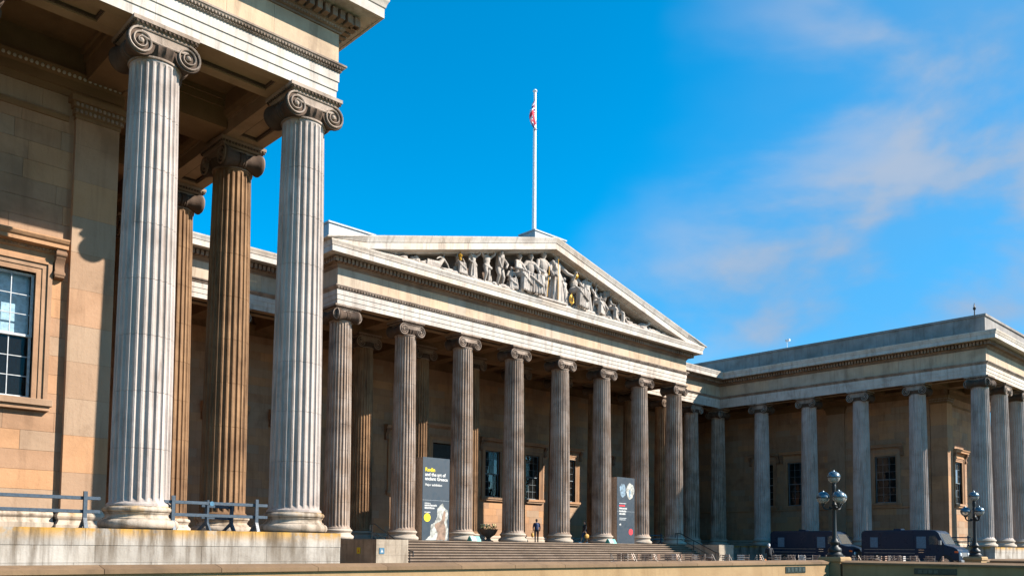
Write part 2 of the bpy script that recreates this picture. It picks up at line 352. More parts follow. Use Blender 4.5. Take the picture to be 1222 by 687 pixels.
def capital_mesh(corner=False, mat='capital_stone'):
    mb = MB(); ZC = 13.115; XC = .645; FY = .70
    # necking, bead ring, echinus with eggs
    mb.lathe([(.655, 12.795), (.69, 12.80), (.70, 12.83), (.69, 12.855), (.66, 12.865)], 48)
    R = []
    for z, r, am in ((12.865, .665, 0), (12.92, .71, .03), (12.99, .765, .055), (13.07, .80, .06), (13.14, .80, .045), (13.2, .72, 0)):
        R.append([((r-am*abs(math.sin(12*math.pi*i/96*2))**.6*.9)*math.cos(2*math.pi*i/96), (r-am*abs(math.sin(12*math.pi*i/96*2))**.6*.9)*math.sin(2*math.pi*i/96), z) for i in range(96)])
    mb.loft(R, True, 1)
    def half(mbx):
        for s in (-1, 1):
            pr = [(.37, -FY), (.385, -FY+.04), (.375, -FY+.10), (.33, -FY+.16), (.27, -.30), (.245, -.14), (.275, -.12), (.285, -.07), (.262, -.045), (.275, -.02), (.285, 0)]
            pr = pr + [(r, -y) for r, y in pr[-2::-1]]
            mbx.lathe(pr, 28, (s*XC, 0, ZC), 'y', 1)
            for sg in (-1, 1): volute_face(mbx, s*XC, ZC, sg*FY, sg, .385, s)
        # canalis between the volutes, lower edge sagging
        n = 12; top = []; lo = []
        for i in range(n+1):
            x = -XC + 2*XC*i/n; top.append((x, 13.50)); lo.append((x, 13.215 - .055*(1-(x/XC)**2)))
        poly = top + lo[::-1]
        mbx.prism(poly, 'y', -FY-.005, FY+.005)
        for sg in (-1, 1):
            mbx.tube([(x, sg*(FY+.02), z-.025) for x, z in top], .033, 6)
            mbx.tube([(x, sg*(FY+.02), z+.02) for x, z in lo], .03, 6)
    half(mb)
    if corner:
        m2 = MB(); half(m2); m2.xf(Matrix.Rotation(math.pi/2, 4, 'Z')); n0 = len(mb.m); mb.add(m2.v, m2.f); mb.m[n0:] = m2.m
    # abacus: carved ovolo under a square slab
    def sq(a, z): return [(-a, -a*.93, z), (a, -a*.93, z), (a, a*.93, z), (-a, a*.93, z)]
    mb.loft([sq(.74, 13.49), sq(.78, 13.53), sq(.85, 13.585), sq(.87, 13.60), sq(.90, 13.61), sq(.90, 13.717)], True)
    for k in range(14):
        t = -.80 + 1.6*k/13
        for sg in (-1, 1):
            mb.ball((t, sg*.80, 13.575), (.045, .035, .05), 6, 5, 1)
            mb.ball((sg*.86, t*.93, 13.575), (.035, .045, .05), 6, 5, 1)
    return mb.mesh('capital', [mat, 'dark_stone'], 42)
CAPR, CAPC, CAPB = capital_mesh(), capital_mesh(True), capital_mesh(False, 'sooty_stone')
def column(parent, x, y, rz=0, corner=False, brown=False):
    e = bpy.data.objects.new('column', None); COL.objects.link(e); e.parent = parent; e.matrix_parent_inverse = LOC[parent.name]
    e.location = (x, y, 0); e.empty_display_size = .3
    tw = RND.choice((0, math.pi/2, math.pi, -math.pi/2))
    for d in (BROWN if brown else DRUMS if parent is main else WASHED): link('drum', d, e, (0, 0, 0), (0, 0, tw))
    link('column_base', BASE if parent is west else BASE2, e, (0, 0, 0), (0, 0, tw)); link('capital', CAPC if corner else CAPB if brown else CAPR, e, (0, 0, 0), (0, 0, rz))
    return e
Q = math.pi/2
for k in range(4): column(west, -XW-SS*k, YW)
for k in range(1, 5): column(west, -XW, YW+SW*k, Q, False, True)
for k in range(8): column(main, SP*(k-3.5), 0, 0, k == 0)
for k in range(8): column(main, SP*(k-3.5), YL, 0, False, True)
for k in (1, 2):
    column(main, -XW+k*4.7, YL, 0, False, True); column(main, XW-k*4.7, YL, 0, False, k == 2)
column(main, XW, YL, 0, True)
for k in range(6-1): column(east, XW, YW+SW*k, Q, k == 0)
for k in range(1, 4): column(east, XW+SS*k, YW)

# ------------------------------------------------------------------ entablature
def run(name, mat, parent, p0, p1, n, prof, m0=0, m1=0, smooth=None):
    p0, p1, n = Vector((*p0, 0)), Vector((*p1, 0)), Vector((*n, 0)); d = (p1-p0).normalized()
    A = [p0 + n*o - d*(o*m0) + Vector((0, 0, z)) for o, z in prof]; B = [p1 + n*o + d*(o*m1) + Vector((0, 0, z)) for o, z in prof]
    mb = MB().loft([A, B], True)
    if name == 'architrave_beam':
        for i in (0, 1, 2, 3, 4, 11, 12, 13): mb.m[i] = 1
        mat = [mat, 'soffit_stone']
    return mb.build(name, mat, parent, smooth)
ARCH = [(-E, H+.05), (-E+.30, H+.05), (-E+.30, H), (-E, H), (-E, H+.0), ]
ARCH = [(-E+.03, H), (-.33, H), (-.33, H+.13), (.33, H+.13), (.33, H), (E-.03, H), (E-.03, H+.285), (E, H+.285), (E, H+.575), (E+.03, H+.575), (E+.03, H+.86), (-E, H+.86), (-E, H+.43), (-E+.03, H+.43)]
MOUL = [(-E, 14.58), (E+.03, 14.58), (E+.07, 14.60), (E+.085, 14.63), (E+.07, 14.66), (E+.10, 14.67), (E+.17, 14.735), (E+.18, 14.76), (E+.20, 14.765), (E+.20, 14.82), (-E, 14.82)]
FRIE = [(-E, 14.82), (E, 14.82), (E, 15.86), (-E, 15.86)]
BED = [(-E, 15.86), (E+.05, 15.86), (E+.065, 15.90), (E+.05, 15.935), (E+.09, 15.945), (E+.15, 15.99), (E+.17, 16.05), (E+.20, 16.055), (E+.20, 16.37), (E+.28, 16.38), (E+.32, 16.43), (-E, 16.43)]
CORN = [(-E, 16.431), (E+.94, 16.431), (E+.94, 16.395), (E+1.02, 16.395),
        (E+1.02, 16.715), (E+1.05, 16.73), (E+1.06, 16.76), (E+1.075, 16.83), (E+1.11, 16.91), (E+1.14, 16.96), (E+1.14, 17.04), (-E, 17.04)]
DENT = {}
def dentil_row(parent, p0, p1, n, m0, m1, objs, cap=300):
    p0, p1, n3 = Vector((*p0, 0)), Vector((*p1, 0)), Vector((*n, 0)); d = (p1-p0).normalized()
    a = -(E+.45)*m0; b = (p1-p0).length + (E+.45)*m1; num = int((b-a)/.272); st = (b-a-.17)/num
    mb = MB(); key = 'x' if abs(d.x) > .5 else 'y'
    for k in range(num+1):
        c = p0 + d*(a+.085+st*k) + n3*(E+.345)
        sx, sy = (.17, .30) if key == 'x' else (.30, .17)
        if objs and k < cap: block('dentil', 'sooty_stone', parent, c.x-sx/2, c.x+sx/2, c.y-sy/2, c.y+sy/2, 16.08, 16.36)
        else: mb.box(c.x-sx/2, c.x+sx/2, c.y-sy/2, c.y+sy/2, 16.08, 16.36)
    if mb.f: stuff(mb.build('dentil_course', 'sooty_stone', parent))
def entab(parent, p0, p1, n, m0, m1, step_f=1.55, dent_obj=False):
    """one straight run over the columns: architrave beams, moulding, frieze stones, cornice stones"""
    v0, v1 = Vector(p0), Vector(p1); L = (v1-v0).length; d = (v1-v0)/L
    def pieces(name, mat, prof, n_, gap=.003, smooth=None):
        o = []
        for k in range(n_):
            a, b = L*k/n_, L*(k+1)/n_
            q0, q1 = v0+d*(a+(gap if k else 0)), v0+d*(b-(gap if k < n_-1 else 0))
            o.append(run(name, mat, parent, q0[:], q1[:], n, prof, m0 if k == 0 else 0, m1 if k == n_-1 else 0, smooth))
        return o
    nb = max(1, round(L/SP))
    pieces('architrave_beam', 'entablature_stone', ARCH, nb, .004)
    for k in range(nb+1):
        q0, q1 = max(L*k/nb-1.15, -.329 if m0 > 0 else .331), min(L*k/nb+1.15, L+(.329 if m1 > 0 else -.331)); a_, b_ = v0+d*q0, v0+d*q1; hx, hy = abs(n[0])*.329, abs(n[1])*.329
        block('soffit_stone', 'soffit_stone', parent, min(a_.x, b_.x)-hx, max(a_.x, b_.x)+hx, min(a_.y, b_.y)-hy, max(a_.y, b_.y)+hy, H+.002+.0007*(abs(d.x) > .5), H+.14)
    for k in range(nb):
        a_, b_ = v0+d*(L*k/nb+1.151), v0+d*(L*(k+1)/nb-1.151); fm = MB(); hx, hy = abs(d.x), abs(d.y)
        for o in (-.325, .265): fm.box(min(a_.x, b_.x)+o*hy, max(a_.x, b_.x)+(o+.06)*hy, min(a_.y, b_.y)+o*hx, max(a_.y, b_.y)+(o+.06)*hx, H+.05, H+.129)
        for q in (a_+d*.001, b_-d*.061): fm.box(min(q.x, q.x+d.x*.06)-.262*hy, max(q.x, q.x+d.x*.06)+.262*hy, min(q.y, q.y+d.y*.06)-.262*hx, max(q.y, q.y+d.y*.06)+.262*hx, H+.052, H+.128)
        fm.build('soffit_moulding', 'dark_stone', parent)  # dark strips tracing the edges of the sunk panel
    run('architrave_moulding', 'capital_stone', parent, p0, p1, n, MOUL, m0, m1, 40)
    pieces('frieze_stone', 'frieze_stone', FRIE, max(1, round(L/step_f)), .004)
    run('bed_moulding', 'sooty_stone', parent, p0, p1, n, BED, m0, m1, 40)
    c = pieces('cornice_stone', 'entablature_stone', CORN, max(1, round(L/3.1)), .003, 40)
    dentil_row(c[0], p0, p1, n, m0, m1, dent_obj)
entab(west, (-XW-SS*3.2, YW), (-XW, YW), (0, -1), 0, 1, dent_obj=True)
entab(west, (-XW, YW), (-XW, YL), (1, 0), 1, -1)
entab(main, (-XW, YL), (-XP, YL), (0, -1), -1, -1)
entab(main, (-XP, YL), (-XP, 0), (-1, 0), -1, 1)
entab(main, (-XP, 0), (XP, 0), (0, -1), 1, 1)
entab(main, (XP, 0), (XP, YL), (1, 0), 1, -1)
entab(main, (XP, YL), (XW, YL), (0, -1), -1, -1)
entab(east, (XW, YL), (XW, YW), (-1, 0), -1, 1)
entab(east, (XW, YW), (XW+SS*3.2, YW), (0, -1), 1, 0)
# carved egg-and-dart along the near wing's architrave and under its dentils
mb = MB()
x = -XW-SS*2.6
while x < -XW+E+.05:
    mb.ball((x, YW-E-.125, 14.70), (.038, .04, .05), 6, 5); mb.ball((x+.05, YW-E-.10, 14.63), (.018, .02, .02), 5, 4)
    mb.ball((x, YW-E-.13, 15.99), (.036, .04, .05), 6, 5); x += .10
stuff(mb.build('egg_carving', 'capital_stone', west, 60))
mb = MB(); x = -XP-E
while x < XP+E:
    mb.ball((x, -E-.125, 14.70), (.07, .04, .05), 5, 4); x += .2
stuff(mb.build('egg_carving', 'capital_stone', main, 60))

# ------------------------------------------------------------------ walls of single stones
def ashlar(parent, face, u0, u1, z0, z1, openings, course=.56, blen=1.35, maxobj=300, depth=.028, far=True, core_t=.55, mat='wall_stone', ztop=14.96):
    """face = ('S', y) or ('W', x): wall core with openings, stones standing proud of it"""
    ax, c = face
    def bx(f, a, b, d0, d1, q0, q1):
        return f(a, b, c+d0, c+d1, q0, q1) if ax == 'S' else f(c+d0, c+d1, a, b, q0, q1)
    mb = MB(); cu = sorted(openings); prev = u0
    for (a, b, q0, q1) in cu:
        if a > prev: bx(mb.box, prev, a, depth, core_t, z0, ztop)
        bx(mb.box, a, b, depth, core_t, z0, q0); bx(mb.box, a, b, depth, core_t, q1, ztop); prev = b
    if u1 > prev: bx(mb.box, prev, u1, depth, core_t, z0, ztop)
    wall = mb.build('wall', 'wall_core_stone', parent)
    bl = []; nz = round((z1-z0)/course); ch = (z1-z0)/nz
    for k in range(nz):
        a0, a1 = z0+ch*k, z0+ch*(k+1); spans = [(u0, u1)]
        for (a, b, q0, q1) in cu:
            if a1 > q0+.02 and a0 < q1-.02:
                ns = []
                for s0, s1 in spans:
                    if b <= s0 or a >= s1: ns.append((s0, s1)); continue
                    if a > s0: ns.append((s0, a))
                    if b < s1: ns.append((b, s1))
                spans = ns
        for s0, s1 in spans:
            t = s0; ln = blen*(.5 if k % 2 else 1)
            while t < s1-.02:
                e = min(t+ln*RND.uniform(.82, 1.18), s1)
                if s1-e < .35: e = s1
                bl.append((t, e, a0, a1)); t = e; ln = blen
    cp = Vector(CAMP)
    dist = lambda q: (Vector(((q[0]+q[1])/2, c, 0)) - cp).length if ax == 'S' else (Vector((c, (q[0]+q[1])/2, 0)) - cp).length
    bl.sort(key=dist); gp = .004; rest = MB()
    for i, (a, b, q0, q1) in enumerate(bl):
        pr = RND.uniform(0, .006)
        if i < maxobj: bx(lambda *r: block('stone', mat, wall, *r), a+gp, b-gp, -pr, depth+.01, q0+gp, q1-gp)
        else: bx(rest.box, a+gp, b-gp, -pr, depth+.01, q0+gp, q1-gp)
    if rest.f: stuff(rest.build('far_stone', mat, wall))
    return wall
def window(parent, face, u, z0, z1, wd, cols=3, rows=(3, 3), cornice=True, sky_reflection=False, consoles=True, paint='sash_grey'):
    """sash window: stone surround, sill and cornice on consoles; the sash bars and every pane are built"""
    ax, c = face
    T = (lambda p: (u+p[0], c+p[1], p[2])) if ax == 'S' else (lambda p: (c+p[1], u-p[0], p[2]))
    def B(mb, name, mat, par, smooth=None, bevel=None):
        mb.v = [T(p) for p in mb.v]; return mb.build(name, mat, par, smooth, bevel)
    h = wd/2; s = .42
    mb = MB()
    for (o0, o1, y) in ((0, .16, -.06), (.16, .30, -.09), (.30, s, -.14)):
        mb.box(-h-o1, -h-o0, y, .3, z0, z1+o1); mb.box(h+o0, h+o1, y, .3, z0, z1+o1); mb.box(-h-o0, h+o0, y, .3, z1+o0, z1+o1)
    win = B(mb, 'window', 'wall_stone', parent)
    B(MB().box(-h-s-.12, h+s+.12, -.26, .1, z0-.20, z0).box(-h-s-.06, h+s+.06, -.18, .1, z0-.34, z0-.20), 'sill', 'wall_stone', win, None, (.015, 1))
    if cornice:
        zc = z1+s
        B(MB().prism([(0, zc+.001), (-.10, zc+.001), (-.10, zc+.22), (-.16, zc+.24), (-.18, zc+.34), (-.42, zc+.37), (-.42, zc+.48), (-.47, zc+.52), (-.52, zc+.60), (-.52, zc+.64), (0, zc+.70)], 'x', -h-s-.34, h+s+.34), 'cornice', 'wall_stone', win)
        mb = MB(); x = -h-s-.2
        while x < h+s+.2: mb.ball((x, -.19, zc+.30), (.035, .03, .045), 5, 4); x += .095
        stuff(B(mb, 'egg_carving', 'wall_stone', win))
        if consoles:
            for sg in (-1, 1):
                xx = sg*(h+s+.17)
                B(MB().prism([(0, zc+.36), (-.36, zc+.36), (-.38, zc+.22), (-.30, zc+.06), (-.20, zc-.05), (-.20, zc-.22), (-.26, zc-.34), (-.22, zc-.46), (-.10, zc-.50), (0, zc-.50)], 'x', xx-.13, xx+.13).tube([(xx-.15, -.30, zc+.22), (xx+.15, -.30, zc+.22)], .09, 10).tube([(xx-.15, -.19, zc-.36), (xx+.15, -.19, zc-.36)], .07, 10), 'console', 'wall_core_stone', win, 50)
    # sashes: upper one a little in front of the lower one
    zm = z0 + (z1-z0)*rows[1]/(rows[0]+rows[1])
    for (q0, q1, nr, y) in ((zm-.03, z1-.02, rows[0], .16), (z0+.03, zm+.03, rows[1], .22)):
        mb = MB(); fw_ = .07
        mb.box(-h, -h+fw_, y-.03, y+.03, q0, q1); mb.box(h-fw_, h, y-.03, y+.03, q0, q1); mb.box(-h+fw_, h-fw_, y-.03, y+.03, q0, q0+fw_); mb.box(-h+fw_, h-fw_, y-.03, y+.03, q1-fw_, q1)
        iw, ih = 2*h-2*fw_, q1-q0-2*fw_
        for k in range(1, cols): x = -h+fw_+iw*k/cols; mb.box(x-.012, x+.012, y-.022, y+.022, q0+fw_, q1-fw_)
        for k in range(1, nr): z = q0+fw_+ih*k/nr; mb.box(-h+fw_, h-fw_, y-.020, y+.020, z-.012, z+.012)
        B(mb, 'sash', paint, win)
        for i in range(cols):
            for j in range(nr):
                x0, x1 = -h+fw_+iw*i/cols+.017, -h+fw_+iw*(i+1)/cols-.017; a0, a1 = q0+fw_+ih*j/nr+.017, q0+fw_+ih*(j+1)/nr-.017
                t = RND.uniform(-.0015, .0015)
                B(MB().add([(x0, y+t, a0), (x1, y-t, a0), (x1, y-t, a1), (x0, y+t, a1)], [(0, 1, 2, 3)]), 'pane', 'window_glass', win)
    if sky_reflection: B(MB().box(-h+.05, h-.05, .40, .42, zm+.02, z1), 'sky_reflection', 'sky_reflection_pale', win)  # pale sheet added behind the upper sash, standing in for reflected sky
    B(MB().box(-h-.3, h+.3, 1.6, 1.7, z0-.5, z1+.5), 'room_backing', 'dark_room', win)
    return win
def anta(parent, x0, x1, y0, y1, side):
    """flat pier at a wall corner: shaft of stones, moulded base, capital with carved rows"""
    a = MB().box(x0, x1, y0, y1, 0, 12.62).build('pilaster', 'wall_core_stone', parent)
    z = .62; k = 0
    while z < 12.5:
        z2 = min(z+1.12, 12.62); block('stone', 'wall_stone', a, x0-.004, x1+.004, y0-.004-.002*(k % 2), y1+.004, z+.004, z2-.004); z = z2; k += 1
    mb = MB()
    for o, q0, q1 in ((.03, 12.62, 12.74), (.07, 12.74, 12.94), (.12, 12.94, 13.10), (.20, 13.10, 13.28)): mb.box(x0-o, x1+o, y0-o, y1+o, q0, q1)
    cp = mb.build('pilaster_capital', 'ceiling_stone', a)
    mb = MB()
    for zz, o in ((12.84, .085), (13.02, .135)):
        x = x0-.02
        while x < x1+.03: mb.ball((x, y0-o, zz), (.05, .035, .065), 6, 5); x += .13
        y = y0-.02
        while y < y1+.03:
            mb.ball(((x0 if side < 0 else x1)+side*o, y, zz), (.035, .05, .065), 6, 5); y += .13
    stuff(mb.build('egg_carving', 'capital_stone', a))
    MB().loft([[(x0-o, y0-o, q), (x1+o, y0-o, q), (x1+o, y1+o, q), (x0-o, y1+o, q)] for o, q in ((.16, 0), (.16, .16), (.11, .20), (.06, .30), (.10, .36), (.12, .42), (.10, .48), (.03, .56), (.02, .62))], True).build('pilaster_base', 'base_stone', a)

# near wing
W1 = (-38.05, 3.85, 7.62, 1.72)   # window centre x, z0, z1, width
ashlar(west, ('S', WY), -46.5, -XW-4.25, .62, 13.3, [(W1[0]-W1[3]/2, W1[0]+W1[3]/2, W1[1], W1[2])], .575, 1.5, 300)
window(west, ('S', WY), W1[0], W1[1], W1[2], W1[3], 3, (3, 3), sky_reflection=True, paint='sash_paint')
anta(west, -36.30, -XW-4.2, WY-.20, WY+1.2, 1)
MB().box(-XW-4.75, -XW-4.22, WY+.6, 9.0, 0, 14.96).build('wall', 'wall_core_stone', west)
# base moulding of the wall and string course near its top
for par, f, a, b in ((west, 'S', -46.5, -36.47), (east, 'S', 36.47, 46.5), ):
    n_ = (0, -1)
    run('wall_base', 'base_stone', par, (a, WY), (b, WY), n_, [(-.3, 0), (.18, 0), (.18, .22), (.12, .26), (.07, .36), (.11, .42), (.12, .46), (.04, .56), (.03, .618), (-.3, .618)])
    run('string_course', 'ceiling_stone', par, (a, WY), (b, WY), n_, [(-.3, 12.50), (.05, 12.50), (.09, 12.60), (.09, 12.66), (-.3, 12.66)])
    run('wall_cornice', 'ceiling_stone', par, (a-.5, WY), (b+1.6, WY), n_, [(-.3, 13.30), (.06, 13.30), (.06, 13.52), (.10, 13.52), (.10, 13.80), (.16, 13.86), (.22, 13.98), (.24, 14.06), (-.3, 14.06)])
mb = MB(); x = -46
while x < -34.8: mb.ball((x, WY-.185, 13.92), (.055, .05, .06), 6, 5); x += .15
stuff(mb.build('egg_carving', 'entablature_stone', west))
# coffered ceilings of the colonnades
def ceiling(par, rects, beams, zc=14.95):
    mb = MB()
    for r in rects: mb.box(*r, zc, zc+.25)
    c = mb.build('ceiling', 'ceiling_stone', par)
    for (x0, x1, y0, y1, z) in beams: u_, v_ = (0, 1) if x1-x0 > y1-y0 else (1, 0); t_ = .003; MB().box(x0, x1, y0, y1, z, zc-.002).box(x0-.07*u_+t_*v_, x1+.07*u_-t_*v_, y0-.07*v_+t_*u_, y1+.07*v_-t_*u_, zc-.42, zc-.18).box(x0-.14*u_+2*t_*v_, x1+.14*u_-2*t_*v_, y0-.14*v_+2*t_*u_, y1+.14*v_-2*t_*u_, zc-.178, zc-.003).build('ceiling_beam', 'ceiling_stone', c)
    return c
for par, sg in ((west, -1), (east, 1)):
    ex = lambda a, b: (min(sg*a, sg*b), max(sg*a, sg*b))
    bm_ = []
    for k in range(4):
        xc = XW+SS*k
        if k: bm_.append((*ex(xc-.55, xc+.55), YW+E+.002, WY-.03, 13.90))
    for k in range(1, 5): bm_.append((*ex(XW+E+.002, XW+4.2), YW+SW*k-.5, YW+SW*k+.5, 13.90))
    bm_.append((*ex(XW+E+.003, XW+4.16), WY-.45, WY+.55, 13.86))
    ceiling(par, [(*ex(XW+.1, XW+16), YW+.1, WY+1.5), (*ex(XW+.1, XW+4.6), WY+1.5, YL+6)], bm_)
    # side mouldings of the coffers along architrave and wall
    run('ceiling_moulding', 'ceiling_stone', par, (sg*(XW+E), YW), (sg*(XW+16), YW), (0, 1), [(E+.001, 14.2), (E+.10, 14.25), (E+.16, 14.4), (E+.16, 14.94), (E+.001, 14.94)])
    run('ceiling_moulding', 'ceiling_stone', par, (sg*XW, YW+E), (sg*XW, YL), (sg, 0), [(E+.001, 14.2), (E+.10, 14.25), (E+.16, 14.4), (E+.16, 14.94), (E+.001, 14.94)])
# bodies and roofs of the wings
for par, sg in ((west, -1), (east, 1)):
    ex = lambda a, b: (min(sg*a, sg*b), max(sg*a, sg*b))
    MB().box(*ex(XW-E+.05, XW+18), YW-E+.05, 34, 17.05, 17.3).build('roof', 'lead_roof', par)
    # attic: stones round the roof edge under a coping
    y = YW-E+.02; x0 = XW-E+.02
    yy = y+.005
    while yy < 30:
        e = min(yy+2.35, 30); block('attic_stone', 'attic_stone', par, *ex(x0, x0+.5), yy+.004, e-.004, 17.06, 18.47); yy = e
    block('attic_stone', 'attic_stone', par, *ex(x0+.504, x0+2.4), y, y+.5, 17.06, 18.47)
    xx = x0+2.4
    while xx < XW+16:
        block('attic_stone', 'attic_stone', par, *ex(xx+.004, xx+2.346), y, y+.5, 17.06, 18.47); xx += 2.35
    yy = y-.1
    while yy < 30:
        e = yy+2.9; block('attic_coping', 'attic_stone', par, *ex(x0-.10, x0+.62), yy+.003, e-.003, 18.475, 18.66); yy = e
    xx = x0+.63
    while xx < XW+16:
        block('attic_coping', 'attic_stone', par, *ex(xx+.003, xx+2.9), y-.1, y+.62, 18.475, 18.66); xx += 2.9
# far wing walls
EWIN = [-10.35, -1.6, 1.9]
ew = [(y-.95, y+.95, 4.0, 8.3) for y in EWIN]
ashlar(east, ('W', WX), WY+1.25, 12, .62, 13.3, ew, .575, 1.5, 0)
for y in EWIN: window(east, ('W', WX), y, 4.0, 8.3, 1.9, 3, (3, 3))
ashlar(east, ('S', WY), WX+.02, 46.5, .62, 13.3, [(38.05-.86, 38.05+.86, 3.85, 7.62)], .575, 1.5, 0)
window(east, ('S', WY), 38.05, 3.85, 7.62, 1.72, 3, (3, 3))
anta(east, XW+4.2, 36.30, WY-.20, WY+1.2, -1)
def side_pier(par, y0, y1):
    a = MB().box(WX-.18, WX+.3, y0, y1, .0, 12.62).build('pilaster', 'wall_stone', par)
    mb = MB()
    for o, q0, q1 in ((.03, 12.62, 12.74), (.07, 12.74, 12.94), (.12, 12.94, 13.10), (.20, 13.10, 13.28)): mb.box(WX-.18-o, WX+.3, y0-o, y1+o, q0, q1)
    mb.build('pilaster_capital', 'ceiling_stone', a)
side_pier(east, -6.6, -4.9)
MB().box(46.6, 46.9, WY, 12, 0, 17).box(WX+.6, 46.6, 12.1, 12.4, 0, 17).build('rear_wall', 'dark_room', east)
run('wall_base', 'clean_base_stone', east, (WX, 12), (WX, WY+1.3), (-1, 0), [(-.3, 0), (.18, 0), (.18, .22), (.12, .26), (.07, .36), (.11, .42), (.12, .46), (.04, .56), (.03, .618), (-.3, .618)])
run('string_course', 'wall_stone', east, (WX, 12), (WX, WY+1.3), (-1, 0), [(-.3, 3.5), (.10, 3.5), (.13, 3.56), (.13, 3.66), (-.3, 3.66)])
run('wall_cornice', 'ceiling_stone', east, (WX, 12), (WX, WY+.3), (-1, 0), [(-.3, 13.30), (.06, 13.30), (.06, 13.52), (.10, 13.52), (.10, 13.80), (.16, 13.86), (.22, 13.98), (.24, 14.06), (-.3, 14.06)])
# main building wall
MW = [SP*k for k in (-5, -4, -3, -2, -1, 1, 2, 3, 4, 5)]
mo = [(x-.85, x+.85, 3.85, 7.75) for x in MW] + [(-1.7, 1.7, 0.0, 7.9)]
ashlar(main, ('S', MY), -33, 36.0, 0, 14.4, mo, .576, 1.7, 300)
for x in MW[1:]: window(main, ('S', MY), x, 3.85, 7.75, 1.7, 3, (3, 3))
run('wall_base', 'clean_base_stone', main, (-33, MY), (-2.2, MY), (0, -1), [(-.3, 0), (.15, 0), (.15, .22), (.07, .36), (.10, .46), (.03, .6), (-.3, .6)])
run('wall_base', 'clean_base_stone', main, (2.2, MY), (35, MY), (0, -1), [(-.3, 0), (.15, 0), (.15, .22), (.07, .36), (.10, .46), (.03, .6), (-.3, .6)])
mb = MB()
for (o0, o1, y) in ((0, .22, -.08), (.22, .44, -.14), (.44, .62, -.22)):
    mb.box(-1.7-o1, -1.7-o0, MY+y, MY+.3, 0, 7.9+o1); mb.box(1.7+o0, 1.7+o1, MY+y, MY+.3, 0, 7.9+o1); mb.box(-1.7-o0, 1.7+o0, MY+y, MY+.3, 7.9+o0, 7.9+o1)
door = mb.build('door', 'wall_stone', main)
MB().prism([(MY, 8.53), (MY-.24, 8.53), (MY-.24, 9.0), (MY-.34, 9.05), (MY-.62, 9.2), (MY-.70, 9.36), (MY-.70, 9.42), (MY, 9.5)], 'x', -2.75, 2.75).build('cornice', 'wall_stone', door)
for sg in (-1, 1): MB().box(min(sg*.01, sg*1.68), max(sg*.01, sg*1.68), MY+.25, MY+.32, .02, 7.88).box(sg*.85-.55, sg*.85+.55, MY+.22, MY+.26, .5, 3.6).box(sg*.85-.55, sg*.85+.55, MY+.22, MY+.26, 4.0, 7.4).build('door_leaf', 'dark_door', door)
MB().box(-52, -51.7, WY, 12, 0, 17).box(-51.7, -35.7, 12.1, 12.4, 0, 17).build('rear_wall', 'dark_room', west)
MB().box(-33, 36, MY+1.9, MY+2.1, 0, 17).build('rear_wall', 'dark_room', main)
cb = []
for k in range(8): cb.append((SP*(k-3.5)-.45, SP*(k-3.5)+.45, E+.003, YL-.61, 14.0)); cb.append((SP*(k-3.5)-.45, SP*(k-3.5)+.45, YL+.61, MY, 14.0))
for k in (1, 2):
    for sg in (-1, 1): xx = sg*(XW-4.7*k); cb.append((xx-.45, xx+.45, YL+E+.003, MY, 14.0))
ceiling(main, [(-XP+.1, XP-.1, .1, YL), (-XW-1, XW+1, YL+.02, MY+.3)], cb, 15.0)
MB().box(-XP+E+.002, XP-E-.002, YL-.6, YL+.6, H+.003, 14.99).build('ceiling_beam', 'ceiling_stone', main)
run('wall_cornice', 'ceiling_stone', main, (-33, MY), (35, MY), (0, -1), [(-.3, 13.7), (.06, 13.7), (.06, 13.9), (.12, 14.1), (.24, 14.4), (-.3, 14.4)])
MB().box(-XW+.8, -XP+.7, YL-E, MY+2, 17.06, 17.25).box(XP-.7, XW-.8, YL-E, MY+2, 17.06, 17.25).build('roof', 'lead_roof', main)

# ------------------------------------------------------------------ pediment
SL = .2513; TIPX, TIPZ = 18.92, 17.12; APZ = TIPZ+TIPX*SL
RAKE = [(.55, -.92), (-E-.45, -.92), (-E-.47, -.86), (-E-.98, -.80), (-E-1.02, -.80), (-E-1.02, -.40), (-E-1.06, -.37), (-E-1.08, -.27), (-E-1.16, -.10), (-E-1.18, -.04), (-E-1.18, 0), (.55, 0)]
for sg in (-1, 1):
    n_ = 7
    for k in range(n_):
        a, b = TIPX*k/n_, TIPX*(k+1)/n_; g = .003
        x0, x1 = TIPX-a-(g if k else 0), TIPX-b+(g if k < n_-1 else 0)
        MB().loft([[(sg*x, y, max(TIPZ+(TIPX-x)*SL+h*1.03, 17.045)) for y, h in RAKE] for x in (x0, x1)], True).build('raking_cornice_stone', 'entablature_stone', main, 40)
tz = lambda x: TIPZ+(TIPX-abs(x))*SL-.90
MB().prism([(-17.6, 17.045), (17.6, 17.045), (17.6, 17.3), (0, tz(0)+.1), (-17.6, 17.3)], 'y', -.42, .5).build('tympanum', 'shaded_tympanum_stone', main)
MB().prism([(-E-1.0, 17.045), (-E-.82, 17.16), (-E-.55, 17.36), (-.43, 17.42), (-.43, 17.045)], 'x', -15.2, 15.2).build('statue_ledge', 'entablature_stone', main)
mb = MB()
for i in range(60):
    x = -13.4+26.8*i/59+RND.uniform(-.15, .15); mb.ball((x, -1.28+RND.uniform(-.06, .1), 17.36), (RND.uniform(.2, .42), RND.uniform(.14, .22), RND.uniform(.06, .20)), 7, 5)
stuff(mb.build('ledge_rock', 'statue_stone', main, 35))
MB().prism([(-18.3, 17.06), (18.3, 17.06), (0, APZ-.06)], 'y', .56, MY+2).build('roof', 'lead_roof', main)
